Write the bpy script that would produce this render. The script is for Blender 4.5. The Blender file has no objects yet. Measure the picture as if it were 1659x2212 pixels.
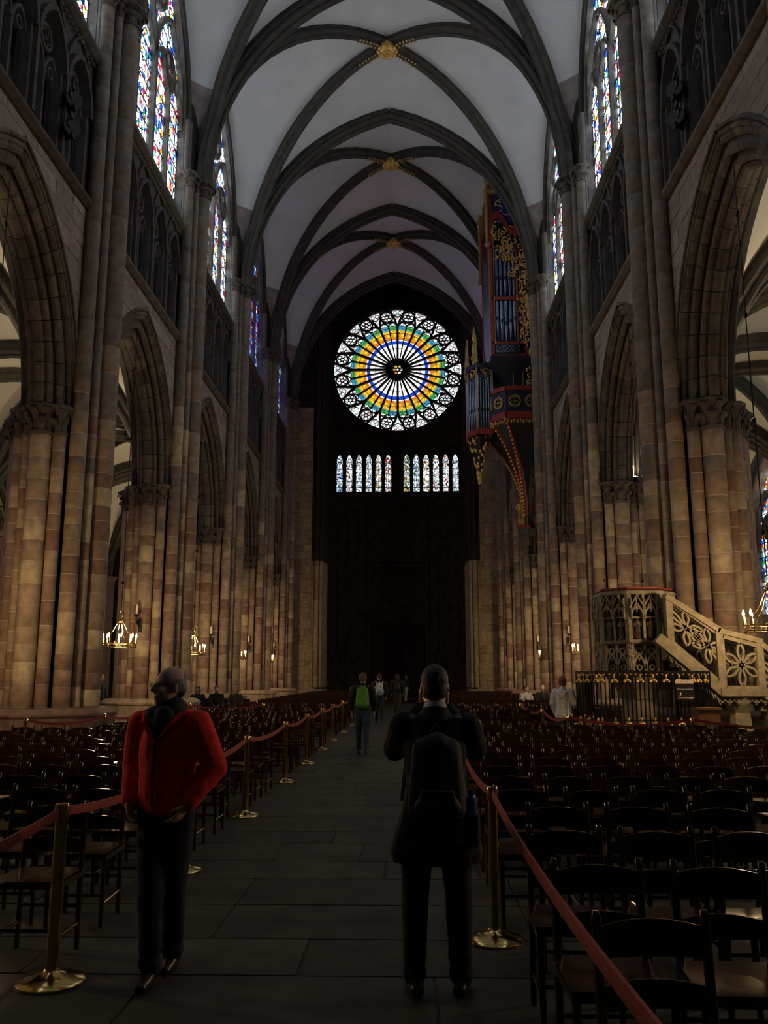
import bpy, bmesh, math, random
from math import sin, cos, pi, sqrt, radians, acos, atan2, hypot
from mathutils import Vector, Matrix

# ---------------------------------------------------------------- camera, world, exposure
SC = bpy.context.scene
COL = SC.collection
random.seed(7)
cam_d = bpy.data.cameras.new('camera')
cam = bpy.data.objects.new('camera', cam_d)
COL.objects.link(cam)
cam.location = (0, 0, 1.66)
cam.rotation_euler = (radians(90 + 10.7), 0, radians(1.56))
cam_d.sensor_fit = 'VERTICAL'
cam_d.sensor_height = 24.0
cam_d.lens = 24.0 * 1880 / 2212
cam_d.clip_start = 0.05
cam_d.clip_end = 300
SC.camera = cam

W = bpy.data.worlds.new('world')
SC.world = W
W.use_nodes = True
W.node_tree.nodes['Background'].inputs[0].default_value = (0.85, 0.9, 1.0, 1)
W.node_tree.nodes['Background'].inputs[1].default_value = 0.010
SC.view_settings.view_transform = 'Standard'
SC.view_settings.look = 'None'
SC.view_settings.gamma = 1
SC.view_settings.use_curve_mapping = False
SC.view_settings.exposure = 0.0
SC.cycles.use_denoising = True
SC.cycles.use_adaptive_sampling = True
SC.cycles.adaptive_threshold = 0.06
SC.cycles.max_bounces = 4
SC.cycles.diffuse_bounces = 3
SC.cycles.glossy_bounces = 3
SC.cycles.sample_clamp_indirect = 3.0
SC.cycles.caustics_reflective = False
SC.cycles.caustics_refractive = False

GLASS = 7.5          # brightness of daylight behind the stained glass
ROSE = 4.5
CANDLE = 230.0        # watts of one chandelier

# ---------------------------------------------------------------- mesh helpers
TMP = bpy.data.scenes.new('workbench')       # empty side scene, only used to apply modifiers quickly; removed at the end
def eval_mesh(o):
    vl = TMP.view_layers[0]
    vl.update()
    dg = vl.depsgraph
    return bpy.data.meshes.new_from_object(o.evaluated_get(dg), depsgraph=dg)

class MB:
    def __init__(self):
        self.v = []; self.f = []
    def add(self, vs, fs):
        o = len(self.v)
        self.v.extend([tuple(p) for p in vs])
        self.f.extend([tuple(i + o for i in f) for f in fs])
        return self
    def merge(self, other, M=None):
        vs = other.v if M is None else [tuple(M @ Vector(p)) for p in other.v]
        return self.add(vs, other.f)
    def box(self, x0, x1, y0, y1, z0, z1):
        return self.add([(x0,y0,z0),(x1,y0,z0),(x1,y1,z0),(x0,y1,z0),(x0,y0,z1),(x1,y0,z1),(x1,y1,z1),(x0,y1,z1)],
                        [(0,3,2,1),(4,5,6,7),(0,1,5,4),(1,2,6,5),(2,3,7,6),(3,0,4,7)])
    def cbox(self, c, s, rz=0):
        m = MB().box(-s[0]/2, s[0]/2, -s[1]/2, s[1]/2, -s[2]/2, s[2]/2)
        return self.merge(m, Matrix.Translation(c) @ Matrix.Rotation(rz, 4, 'Z'))
    def bar(self, p0, p1, w, h, up=(0,0,1)):
        p0 = Vector(p0); p1 = Vector(p1); d = (p1-p0)
        if d.length < 1e-6: return self
        d.normalize(); up = Vector(up)
        s = d.cross(up)
        if s.length < 1e-4: s = d.cross(Vector((1,0,0)))
        s.normalize(); u = s.cross(d)
        vs = []
        for p in (p0, p1):
            for a, b in ((-1,-1),(1,-1),(1,1),(-1,1)):
                vs.append(p + s*(a*w/2) + u*(b*h/2))
        return self.add(vs, [(0,1,2,3),(7,6,5,4),(0,4,5,1),(1,5,6,2),(2,6,7,3),(3,7,4,0)])
    def tube(self, pts, r, n=8, cap=True, flat=1.0, up=None):
        """tube along points; r number or list"""
        pts = [Vector(p) for p in pts]
        N = len(pts)
        rs = r if isinstance(r, (list, tuple)) else [r]*N
        o = len(self.v)
        prev = None
        for i, p in enumerate(pts):
            t = (pts[min(i+1, N-1)] - pts[max(i-1, 0)])
            if t.length < 1e-9: t = Vector((0,0,1))
            t.normalize()
            if prev is None:
                a = Vector(up) if up else (Vector((0,0,1)) if abs(t.z) < .9 else Vector((1,0,0)))
                s = t.cross(a).normalized()
            else:
                s = prev - t*prev.dot(t)
                if s.length < 1e-6: s = t.orthogonal()
                s.normalize()
            prev = s
            u = s.cross(t)
            for k in range(n):
                a = 2*pi*k/n
                self.v.append(tuple(p + s*(cos(a)*rs[i]) + u*(sin(a)*rs[i]*flat)))
        for i in range(N-1):
            for k in range(n):
                k2 = (k+1) % n
                self.f.append((o+i*n+k, o+i*n+k2, o+(i+1)*n+k2, o+(i+1)*n+k))
        if cap:
            self.f.append(tuple(o+k for k in range(n))[::-1])
            self.f.append(tuple(o+(N-1)*n+k for k in range(n)))
        return self
    def lathe(self, prof, n=12, c=(0,0,0), cap=True, sx=1, sy=1, a0=0):
        o = len(self.v)
        for r, z in prof:
            for k in range(n):
                a = a0 + 2*pi*k/n
                self.v.append((c[0]+r*cos(a)*sx, c[1]+r*sin(a)*sy, c[2]+z))
        for i in range(len(prof)-1):
            for k in range(n):
                k2 = (k+1) % n
                self.f.append((o+i*n+k, o+i*n+k2, o+(i+1)*n+k2, o+(i+1)*n+k))
        if cap:
            self.f.append(tuple(o+k for k in range(n))[::-1])
            self.f.append(tuple(o+(len(prof)-1)*n+k for k in range(n)))
        return self
    def prism(self, poly, z0, z1):
        n = len(poly)
        vs = [(x, y, z0) for x, y in poly] + [(x, y, z1) for x, y in poly]
        fs = [tuple(range(n))[::-1], tuple(range(n, 2*n))] + [(i, (i+1) % n, n+(i+1) % n, n+i) for i in range(n)]
        return self.add(vs, fs)
    def sweep(self, P, N, p, sec, cap=True):
        """section (a along p, b along N_i) swept on points P"""
        o = len(self.v); n = len(sec); p = Vector(p)
        for q, nn in zip(P, N):
            q = Vector(q); nn = Vector(nn)
            for a, b in sec:
                self.v.append(tuple(q + p*a + nn*b))
        for i in range(len(P)-1):
            for k in range(n):
                k2 = (k+1) % n
                self.f.append((o+i*n+k, o+i*n+k2, o+(i+1)*n+k2, o+(i+1)*n+k))
        if cap:
            self.f.append(tuple(o+k for k in range(n))[::-1])
            self.f.append(tuple(o+(len(P)-1)*n+k for k in range(n)))
        return self
    def ell(self, c, r, n=10, m=6, M=None):
        t = MB()
        prof = []
        for i in range(m+1):
            a = -pi/2 + pi*i/m
            prof.append((max(cos(a), .02), sin(a)))
        t.lathe(prof, n)
        t.v = [(x*r[0], y*r[1], z*r[2]) for x, y, z in t.v]
        T = Matrix.Translation(c)
        return self.merge(t, T @ M if M is not None else T)
    def mesh(self, name, mat, smooth=False, sharp=None):
        me = bpy.data.meshes.new(name)
        me.from_pydata(self.v, [], self.f)
        if mat: me.materials.append(mat)
        if smooth:
            me.polygons.foreach_set('use_smooth', [True]*len(me.polygons))
            if sharp is not None:
                me.set_sharp_from_angle(angle=radians(sharp))
        me.update()
        return me
    def obj(self, name, mat, parent=None, loc=(0,0,0), rz=0, smooth=False, sharp=40):
        return place(self.mesh(name, mat, smooth, sharp), name, parent, loc, rz)

def place(me, name, parent=None, loc=(0,0,0), rz=0, scale=None, rot=None):
    o = bpy.data.objects.new(name, me)
    COL.objects.link(o)
    o.location = loc
    if rot: o.rotation_euler = rot
    elif rz: o.rotation_euler = (0, 0, rz)
    if scale: o.scale = scale
    if parent is not None: o.parent = parent
    return o

def empty(name, loc=(0,0,0), rz=0, parent=None):
    o = bpy.data.objects.new(name, None)
    COL.objects.link(o)
    o.location = loc; o.rotation_euler = (0, 0, rz)
    o.empty_display_size = .1
    if parent is not None: o.parent = parent
    return o

def tag(o, label, cat, group=None, kind=None):
    o['label'] = label; o['category'] = cat
    if group: o['group'] = group
    if kind: o['kind'] = kind
    return o

def struct(o, label=None):
    o['kind'] = 'structure'
    if label: o['label'] = label
    return o

def lamp(name, kind, parent, loc, energy, color, radius=.05, rot=None, **kw):
    d = bpy.data.lights.new(name, kind)
    d.energy = energy; d.color = color
    if hasattr(d, 'shadow_soft_size'): d.shadow_soft_size = radius
    for k, v in kw.items(): setattr(d, k, v)
    o = bpy.data.objects.new(name, d)
    COL.objects.link(o)
    o.location = loc
    if rot: o.rotation_euler = rot
    if parent is not None: o.parent = parent
    return o

# ---------------------------------------------------------------- materials
def nt(name):
    m = bpy.data.materials.new(name)
    m.use_nodes = True
    t = m.node_tree
    b = t.nodes['Principled BSDF']
    return m, t, b

def N(t, typ, **kw):
    n = t.nodes.new(typ)
    for k, v in kw.items():
        if k.startswith('i_'):
            key = k[2:]
            key = int(key) if key.isdigit() else key.replace('_', ' ')
            n.inputs[key].default_value = v
        else:
            setattr(n, k, v)
    return n

def ramp(t, stops, interp='LINEAR'):
    n = t.nodes.new('ShaderNodeValToRGB')
    cr = n.color_ramp
    cr.interpolation = interp
    while len(cr.elements) < len(stops): cr.elements.new(.5)
    for e, (p, c) in zip(cr.elements, stops):
        e.position = p
        e.color = (c[0], c[1], c[2], 1)
    return n

def stone(name, cols, rough=.85, nscale=5.0, var=.5, bump=.25, spec=.2):
    m, t, b = nt(name)
    L = t.links
    oi = N(t, 'ShaderNodeObjectInfo')
    if len(cols) == 1: cols = cols*2
    k = len(cols)
    r = ramp(t, [((i+.5)/k, c) for i, c in enumerate(cols)])
    L.new(oi.outputs['Random'], r.inputs[0])
    tc = N(t, 'ShaderNodeNewGeometry')
    nz = N(t, 'ShaderNodeTexNoise'); nz.inputs['Scale'].default_value = nscale; nz.inputs['Detail'].default_value = 5
    L.new(tc.outputs['Position'], nz.inputs['Vector'])
    mp = N(t, 'ShaderNodeMapRange')
    mp.inputs['From Min'].default_value = .3; mp.inputs['From Max'].default_value = .7
    mp.inputs['To Min'].default_value = 1 - var; mp.inputs['To Max'].default_value = 1 + var*.35
    L.new(nz.outputs['Fac'], mp.inputs['Value'])
    mx = N(t, 'ShaderNodeMix', data_type='RGBA', blend_type='MULTIPLY'); mx.inputs['Factor'].default_value = 1
    L.new(r.outputs[0], mx.inputs['A']); L.new(mp.outputs[0], mx.inputs['B'])
    L.new(mx.outputs['Result'], b.inputs['Base Color'])
    b.inputs['Roughness'].default_value = rough
    b.inputs['Specular IOR Level'].default_value = spec
    nb = N(t, 'ShaderNodeTexNoise'); nb.inputs['Scale'].default_value = 28; nb.inputs['Detail'].default_value = 4
    L.new(tc.outputs['Position'], nb.inputs['Vector'])
    bp = N(t, 'ShaderNodeBump'); bp.inputs['Strength'].default_value = bump; bp.inputs['Distance'].default_value = .02
    L.new(nb.outputs['Fac'], bp.inputs['Height']); L.new(bp.outputs[0], b.inputs['Normal'])
    return m

def plain(name, col, rough=.6, metal=0.0, nscale=12, var=.25, bump=.0, spec=None, coat=0):
    m, t, b = nt(name)
    L = t.links
    tc = N(t, 'ShaderNodeTexCoord')
    nz = N(t, 'ShaderNodeTexNoise'); nz.inputs['Scale'].default_value = nscale; nz.inputs['Detail'].default_value = 3
    L.new(tc.outputs['Object'], nz.inputs['Vector'])
    lo = tuple(c*(1-var) for c in col); hi = tuple(min(1, c*(1+var)) for c in col)
    r = ramp(t, [(.3, lo), (.7, hi)])
    L.new(nz.outputs['Fac'], r.inputs[0]); L.new(r.outputs[0], b.inputs['Base Color'])
    b.inputs['Roughness'].default_value = rough
    b.inputs['Metallic'].default_value = metal
    if spec is not None: b.inputs['Specular IOR Level'].default_value = spec
    if coat: b.inputs['Coat Weight'].default_value = coat; b.inputs['Coat Roughness'].default_value = .12
    if bump:
        bp = N(t, 'ShaderNodeBump'); bp.inputs['Strength'].default_value = bump; bp.inputs['Distance'].default_value = .02
        L.new(nz.outputs['Fac'], bp.inputs['Height']); L.new(bp.outputs[0], b.inputs['Normal'])
    return m

def wood(name, c0, c1, rough=.3, axis=2, scale=3.0, spec=.5):
    m, t, b = nt(name)
    L = t.links
    tc = N(t, 'ShaderNodeTexCoord'); mpg = N(t, 'ShaderNodeMapping')
    sc = [14, 14, 14]; sc[axis] = 1.2
    mpg.inputs['Scale'].default_value = sc
    L.new(tc.outputs['Object'], mpg.inputs['Vector'])
    nz = N(t, 'ShaderNodeTexNoise'); nz.inputs['Scale'].default_value = scale; nz.inputs['Detail'].default_value = 4; nz.inputs['Distortion'].default_value = 1.2
    L.new(mpg.outputs[0], nz.inputs['Vector'])
    r = ramp(t, [(.3, c0), (.7, c1)])
    L.new(nz.outputs['Fac'], r.inputs[0]); L.new(r.outputs[0], b.inputs['Base Color'])
    b.inputs['Roughness'].default_value = rough
    b.inputs['Specular IOR Level'].default_value = spec
    return m

def emit(name, col, strength):
    m, t, b = nt(name)
    t.nodes.remove(b)
    e = N(t, 'ShaderNodeEmission'); e.inputs[0].default_value = (*col, 1); e.inputs[1].default_value = strength
    t.links.new(e.outputs[0], t.nodes['Material Output'].inputs[0])
    return m

def glass(name, stops, strength, scale=6.0, lead=.05, white=.4, blotch=1.2):
    """daylit stained glass: small leaded pieces, colour drawn per piece, local x = along window, z = up"""
    m, t, b = nt(name)
    t.nodes.remove(b)
    L = t.links
    tc = N(t, 'ShaderNodeTexCoord'); oi = N(t, 'ShaderNodeObjectInfo')
    off = N(t, 'ShaderNodeVectorMath', operation='ADD')
    sc = N(t, 'ShaderNodeVectorMath', operation='SCALE'); sc.inputs['Scale'].default_value = 40.0
    cx = N(t, 'ShaderNodeCombineXYZ')
    for i in range(3): L.new(oi.outputs['Random'], cx.inputs[i])
    L.new(cx.outputs[0], sc.inputs[0])
    L.new(tc.outputs['Object'], off.inputs[0]); L.new(sc.outputs[0], off.inputs[1])
    vo = N(t, 'ShaderNodeTexVoronoi', feature='F1'); vo.inputs['Scale'].default_value = scale
    ve = N(t, 'ShaderNodeTexVoronoi', feature='DISTANCE_TO_EDGE'); ve.inputs['Scale'].default_value = scale
    L.new(off.outputs[0], vo.inputs['Vector']); L.new(off.outputs[0], ve.inputs['Vector'])
    sp = N(t, 'ShaderNodeSeparateColor'); L.new(vo.outputs['Color'], sp.inputs[0])
    nz = N(t, 'ShaderNodeTexNoise'); nz.inputs['Scale'].default_value = blotch; nz.inputs['Detail'].default_value = 1
    L.new(off.outputs[0], nz.inputs['Vector'])
    ad = N(t, 'ShaderNodeMath', operation='MULTIPLY_ADD'); ad.inputs[1].default_value = 1.5; ad.inputs[2].default_value = -.45
    L.new(nz.outputs['Fac'], ad.inputs[0])
    ad2 = N(t, 'ShaderNodeMath', operation='MULTIPLY_ADD'); ad2.inputs[1].default_value = .55
    L.new(sp.outputs[0], ad2.inputs[0]); L.new(ad.outputs[0], ad2.inputs[2])
    fr = N(t, 'ShaderNodeMath', operation='FRACT'); L.new(ad2.outputs[0], fr.inputs[0])
    rc = ramp(t, stops, 'CONSTANT'); L.new(fr.outputs[0], rc.inputs[0])
    # pale pieces
    gt = N(t, 'ShaderNodeMath', operation='LESS_THAN'); gt.inputs[1].default_value = white; L.new(sp.outputs[1], gt.inputs[0])
    mw = N(t, 'ShaderNodeMix', data_type='RGBA'); L.new(gt.outputs[0], mw.inputs['Factor'])
    L.new(rc.outputs[0], mw.inputs['A']); mw.inputs['B'].default_value = (.75, .86, .92, 1)
    le = N(t, 'ShaderNodeMath', operation='GREATER_THAN'); le.inputs[1].default_value = lead; L.new(ve.outputs['Distance'], le.inputs[0])
    br = N(t, 'ShaderNodeMapRange'); br.inputs['To Min'].default_value = .25; br.inputs['To Max'].default_value = 1.0; L.new(sp.outputs[2], br.inputs['Value'])
    mu = N(t, 'ShaderNodeMath', operation='MULTIPLY'); L.new(le.outputs[0], mu.inputs[0]); L.new(br.outputs[0], mu.inputs[1])
    st = N(t, 'ShaderNodeMath', operation='MULTIPLY'); st.inputs[1].default_value = strength; L.new(mu.outputs[0], st.inputs[0])
    e = N(t, 'ShaderNodeEmission'); L.new(mw.outputs['Result'], e.inputs[0]); L.new(st.outputs[0], e.inputs[1])
    L.new(e.outputs[0], t.nodes['Material Output'].inputs[0])
    return m

BLU = (.008, .04, .30); RED = (.30, .008, .02); YEL = (.36, .22, .012); GRN = (.008, .16, .05); LBL = (.12, .25, .42); WHI = (.85, .95, 1.0); ORA = (.32, .08, .01); PUR = (.1, .03, .2)
M = {}
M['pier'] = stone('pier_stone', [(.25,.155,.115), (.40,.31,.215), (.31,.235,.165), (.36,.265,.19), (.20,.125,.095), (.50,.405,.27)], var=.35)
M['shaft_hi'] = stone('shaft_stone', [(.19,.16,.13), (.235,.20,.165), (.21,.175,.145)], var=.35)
M['core'] = stone('shaded_core_stone', [(.045,.038,.03)], var=.3, spec=0)  # near-black: shade in the hollows between shafts is put into the colour
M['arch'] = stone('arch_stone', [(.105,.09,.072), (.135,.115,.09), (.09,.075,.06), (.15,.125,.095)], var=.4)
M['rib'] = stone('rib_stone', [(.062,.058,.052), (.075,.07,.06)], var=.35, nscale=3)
M['ashlar'] = stone('ashlar_stone', [(.26,.205,.17), (.30,.24,.20), (.24,.19,.165), (.33,.275,.23)], var=.3)
M['joint'] = stone('light_mortar', [(.50,.44,.35)], var=.2)
M['mortar'] = stone('mortar', [(.30,.26,.22)], var=.3)
M['trac'] = stone('tracery_stone', [(.085,.08,.072)], var=.35)
M['clere'] = stone('clerestory_stone', [(.15,.14,.125)], var=.35)
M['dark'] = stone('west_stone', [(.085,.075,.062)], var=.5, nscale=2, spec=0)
M['darkash'] = stone('tower_stone', [(.34,.27,.185), (.40,.33,.23), (.30,.22,.16)], var=.35)
M['plaster'] = stone('vault_plaster', [(.60,.62,.63)], var=.10, nscale=.7, bump=.05)
M['springer'] = stone('springer_stone', [(.30,.25,.24)], var=.35, nscale=2)
M['cream'] = stone('aisle_plaster', [(.55,.52,.44)], var=.12, nscale=.7, bump=.05)
M['floor'] = stone('floor_stone', [(.066,.067,.052), (.078,.078,.061), (.057,.058,.046)], rough=.6, var=.35, nscale=3, bump=.1)
M['gold'] = plain('gold_leaf', (.72,.47,.13), .38, .55, 40, .35, bump=.3)
M['goldpaint'] = plain('gold_paint', (.55,.40,.15), .4, .6, 40, .35)
M['redpaint'] = plain('red_paint', (.30,.035,.02), .45, 0, 10, .25)
M['bluepaint'] = plain('blue_paint', (.015,.03,.13), .5, 0, 10, .3)
M['navy'] = plain('navy_paint', (.012,.018,.035), .5, 0, 10, .3)
M['tin'] = plain('organ_tin', (.22,.27,.34), .32, 1.0, 6, .2)
M['iron'] = plain('black_iron', (.012,.012,.012), .45, .6, 20, .3)
M['brass'] = plain('polished_brass', (.60,.42,.14), .16, 1.0, 8, .12)
M['chair'] = wood('dark_chair_wood', (.020,.008,.004), (.048,.019,.009), .14)
M['seat'] = wood('chair_seat_wood', (.028,.014,.007), (.06,.032,.016), .2, axis=1)
M['rope'] = plain('red_rope_cloth', (.26,.035,.022), .8, 0, 60, .25, bump=.2)
M['pulpit'] = stone('pulpit_stone', [(.36,.31,.21), (.40,.345,.24), (.33,.285,.195)], var=.35, nscale=9)
M['figure'] = stone('statue_stone', [(.17,.145,.10)], var=.4, nscale=14)
M['wax'] = plain('candle_wax', (.75,.66,.45), .5, 0, 8, .1)
M['flame'] = emit('candle_flame', (1.0, .66, .30), 14.0)
CS = [(0, BLU), (.14, WHI), (.26, RED), (.38, LBL), (.48, YEL), (.56, WHI), (.68, BLU), (.78, GRN), (.85, WHI), (.93, RED)]
M['glass'] = glass('clerestory_glass', CS, GLASS, 4.6, .05, .27)
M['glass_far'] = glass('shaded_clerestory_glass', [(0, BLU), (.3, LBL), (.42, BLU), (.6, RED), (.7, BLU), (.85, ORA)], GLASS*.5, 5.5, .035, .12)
M['glass_aisle'] = glass('aisle_glass', [(0, BLU), (.2, LBL), (.35, WHI), (.45, RED), (.55, YEL), (.65, BLU), (.8, GRN), (.9, ORA)], GLASS*.75, 5.0, .035, .25)
M['glass_tri'] = glass('triforium_glass', [(0, BLU), (.25, RED), (.4, LBL), (.55, YEL), (.65, BLU), (.85, WHI)], GLASS*.3, 6.0, .04, .12)
# ---------------------------------------------------------------- layout
X0 = -0.75                                   # nave axis
PIER_U = 7.45                                # pier centres, measured from the axis
BAY = 8.3
PY = lambda k: 19.9 + BAY*(k-1)              # pier rows
BY = lambda j: 24.05 + BAY*j                 # bay centres (j=0 between pier 1 and 2)
ZC0, ZC1 = 7.0, 7.7                          # arcade capitals
ZSTR = 12.8                                  # string course under the triforium
ZSILL = 16.75                                # string course under the clerestory
ZV0, ZV1 = 18.3, 18.9                        # vault capitals

def side_xf(s, y):                           # location and turn of a frame whose +x points from the axis outwards
    return (X0, y, 0), (0 if s > 0 else pi)

def half_arc(R, c, zs, n, a0=0.0, a1=None):
    amax = acos(c/R)
    if a1 is None: a1 = amax
    out = []
    for i in range(n+1):
        a = a0 + (a1-a0)*i/n
        out.append((-c+R*cos(a), zs+R*sin(a), cos(a), sin(a)))
    return out

def rc(s, rise):                             # radius and centre offset of a pointed arch
    q = rise*rise/s
    return (s+q)/2, (q-s)/2

def arch_top(h, y):
    yc, s, zsill, zsp, R, c = h
    return zsp + sqrt(max(0, R*R - (abs(y-yc)+c)**2))

def arch_plate(mb, y0, y1, z0, z1, holes, uf, ub, n=7, back=True):
    def q(ya, yb, za0, zb0, za1, zb1):
        mb.add([(uf,ya,za0),(uf,yb,zb0),(uf,yb,zb1),(uf,ya,za1)], [(0,1,2,3)])
        if back: mb.add([(ub,ya,za0),(ub,yb,zb0),(ub,yb,zb1),(ub,ya,za1)], [(3,2,1,0)])
    cur = y0
    for h in holes:
        yc, s, zsill, zsp, R, c = h
        if yc-s > cur+1e-5: q(cur, yc-s, z0, z0, z1, z1)
        if zsill > z0+1e-5: q(yc-s, yc+s, z0, z0, zsill, zsill)
        ys = [yc + s*(-1+2*i/(2*n)) for i in range(2*n+1)]
        zs = [arch_top(h, y) for y in ys]
        zs[0] = zs[-1] = zsp
        for i in range(2*n):
            q(ys[i], ys[i+1], zs[i], zs[i+1], z1, z1)
        path = [(yc-s, zsill)] + list(zip(ys, zs)) + [(yc+s, zsill)]
        for (ya, za), (yb, zb) in zip(path, path[1:] + (path[:1] if zsill > z0+1e-5 else [])):
            mb.add([(uf,ya,za),(uf,yb,zb),(ub,yb,zb),(ub,ya,za)], [(0,1,2,3)])
        cur = yc+s
    if y1 > cur+1e-5: q(cur, y1, z0, z0, z1, z1)
    return mb

def bar_path(mb, pts, w, d, u, closed=False):
    """a stone bar following (y,z) points in the wall plane at depth u"""
    P = [Vector((u, y, z)) for y, z in pts]
    n = len(P); NN = []
    for i in range(n):
        if closed: t = P[(i+1) % n] - P[(i-1) % n]
        else: t = P[min(i+1, n-1)] - P[max(i-1, 0)]
        t.normalize()
        NN.append(Vector((0, -t.z, t.y)))
    if closed: P.append(P[0]); NN.append(NN[0])
    mb.sweep(P, NN, (1,0,0), [(-d/2,-w/2),(0,-w*.62),(d/2,-w/2),(d/2,w/2),(0,w*.62),(-d/2,w/2)], cap=not closed)

def circ(yc, zc, r, n=14, a0=0):
    return [(yc+r*cos(a0+2*pi*i/n), zc+r*sin(a0+2*pi*i/n)) for i in range(n)]

def pointed(yc, s, zsp, rise, n=6):
    R, c = rc(s, rise)
    a = [(yc+y, z) for y, z, _, _ in half_arc(R, c, zsp, n)]
    b = [(2*yc-y, z) for y, z in a]
    return b + a[::-1][1:] if False else b + a[:-1][::-1]

def tracery(mb, s, zsill, zsp, R, c, u, w=.13, d=.26, foil=6):
    q = s/4
    for i in (-1, 0, 1):
        ztop = zsp + (.45*s if i else .62*s)
        bar_path(mb, [(i*s/2, zsill), (i*s/2, zsp + (0 if i else .1))], w*(1.2 if i == 0 else .9), d*(1.2 if i == 0 else 1), u)
    for i in range(4):
        yc = -s + s/2*(i+.5)
        bar_path(mb, pointed(yc, q, zsp-.5, q*1.7, 4), w*.8, d*.8, u)
    for e in (-1, 1):
        bar_path(mb, pointed(e*s/2, s/2, zsp, s*.78, 5), w*1.1, d, u)
        yc, zc, r = e*s/2, zsp+.20*s, .2*s
        bar_path(mb, circ(yc, zc, r, 12), w*.7, d*.8, u, True)
        for k in range(foil):
            a = 2*pi*k/foil
            bar_path(mb, circ(yc+r*.55*cos(a), zc+r*.55*sin(a), r*.32, 7), w*.35, d*.5, u, True)
    zt = zsp + sqrt(max(0, R*R-c*c))
    zc = zsp + .86*s if zt-zsp > 1.2*s else zsp+.78*s
    r = .27*s
    bar_path(mb, circ(0, zc, r, 14), w*.8, d*.9, u, True)
    for k in range(foil):
        a = 2*pi*(k+.5)/foil
        bar_path(mb, circ(r*.55*cos(a), zc+r*.55*sin(a), r*.32, 7), w*.4, d*.5, u, True)

def pane_mesh(h, ya, yb, u, mat, name='pane', n=4):
    mb = MB()
    ys = [ya+(yb-ya)*i/n for i in range(n+1)]
    top = [(u, y, max(arch_top(h, y), h[3])) for y in ys]
    vs = [(u, ya, h[2]), (u, yb, h[2])] + top[::-1]
    mb.add(vs, [tuple(range(len(vs)))])
    return mb.mesh(name, mat)

# ---------------------------------------------------------------- shared meshes
_cache = {}
def cached(key, fn):
    if key not in _cache: _cache[key] = fn()
    return _cache[key]

def drum(r, h, mat):
    def mk():
        mb = MB()
        g = min(.012, r*.06)
        mb.lathe([(r-g, .0), (r, .016), (r, h-.012), (r-g*.6, h)], 12, cap=False)
        me = mb.mesh('drum', mat, True, 50)
        me.materials.append(M['joint'] if mat is M['pier'] else mat)
        for q in range(12): me.polygons[q].material_index = 1
        return me
    return cached(('drum', r, h, mat.name), mk)

def leafy_cap(r, h, n=7, spread=1.55):
    """foliate capital: bell, astragal, two tiers of curling leaves, abacus"""
    def mk():
        mb = MB()
        mb.lathe([(r*1.0, 0), (r*1.18, .03), (r*1.18, .07), (r*1.0, .1), (r*1.02, h*.45), (r*1.2, h*.75), (r*1.45, h*.86)], 12)
        k = 8
        mb.lathe([(r*spread, h*.86), (r*spread*1.08, h*.9), (r*spread*1.08, h*.96), (r*spread, h)], k, a0=pi/k)
        rnd = random.Random(int(r*1000))
        for tier, (zb, zt, out) in enumerate(((.12, .52, 1.42), (.42, .84, 1.62))):
            for i in range(n):
                a = 2*pi*(i+.5*tier)/n + rnd.uniform(-.1, .1)
                ca, sa = cos(a), sin(a)
                wv = r*.34
                rows = [(r*1.03, h*zb, wv*.6), (r*1.12, h*(zb+(zt-zb)*.6), wv*1.1), (r*out, h*zt, wv*1.2), (r*out*1.06, h*(zt-.10), wv*.7), (r*out*.98, h*(zt-.16), wv*.15)]
                vs = []
                for rr, z, hw in rows:
                    for e in (-1, 0, 1):
                        rad = rr + (r*.08 if e == 0 else 0)
                        vs.append((ca*rad - sa*hw*e, sa*rad + ca*hw*e, z + (0 if e == 0 else -.03*h)))
                fs = []
                for q in range(4):
                    for e in range(2):
                        b0 = q*3+e
                        fs.append((b0, b0+1, b0+4, b0+3))
                mb.add(vs, fs)
        return mb.mesh('capital', M['arch'])
    return cached(('cap', r, h, n, spread), mk)

# ---------------------------------------------------------------- piers
VSH = [(-.95, 0, .28), (-.83, .43, .12), (-.83, -.43, .12), (-.66, .77, .19), (-.66, -.77, .19)]      # rise to the vault
ASH = [(-.33, 1.03, .145), (.05, 1.12, .24), (.42, 1.00, .10), (.64, .84, .15), (.84, .58, .10)]           # carry the arcade, each side
AISLE = [(1.0, 0, .26), (.93, .36, .14), (.93, -.36, .14)]
def courses(z0, z1, hs, seed):
    rnd = random.Random(seed)
    z = z0; out = []
    while z < z1-.05:
        h = rnd.choice(hs)
        if z+h > z1-.3: h = z1-z
        out.append((z, round(h, 3))); z += h
    return out

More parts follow.
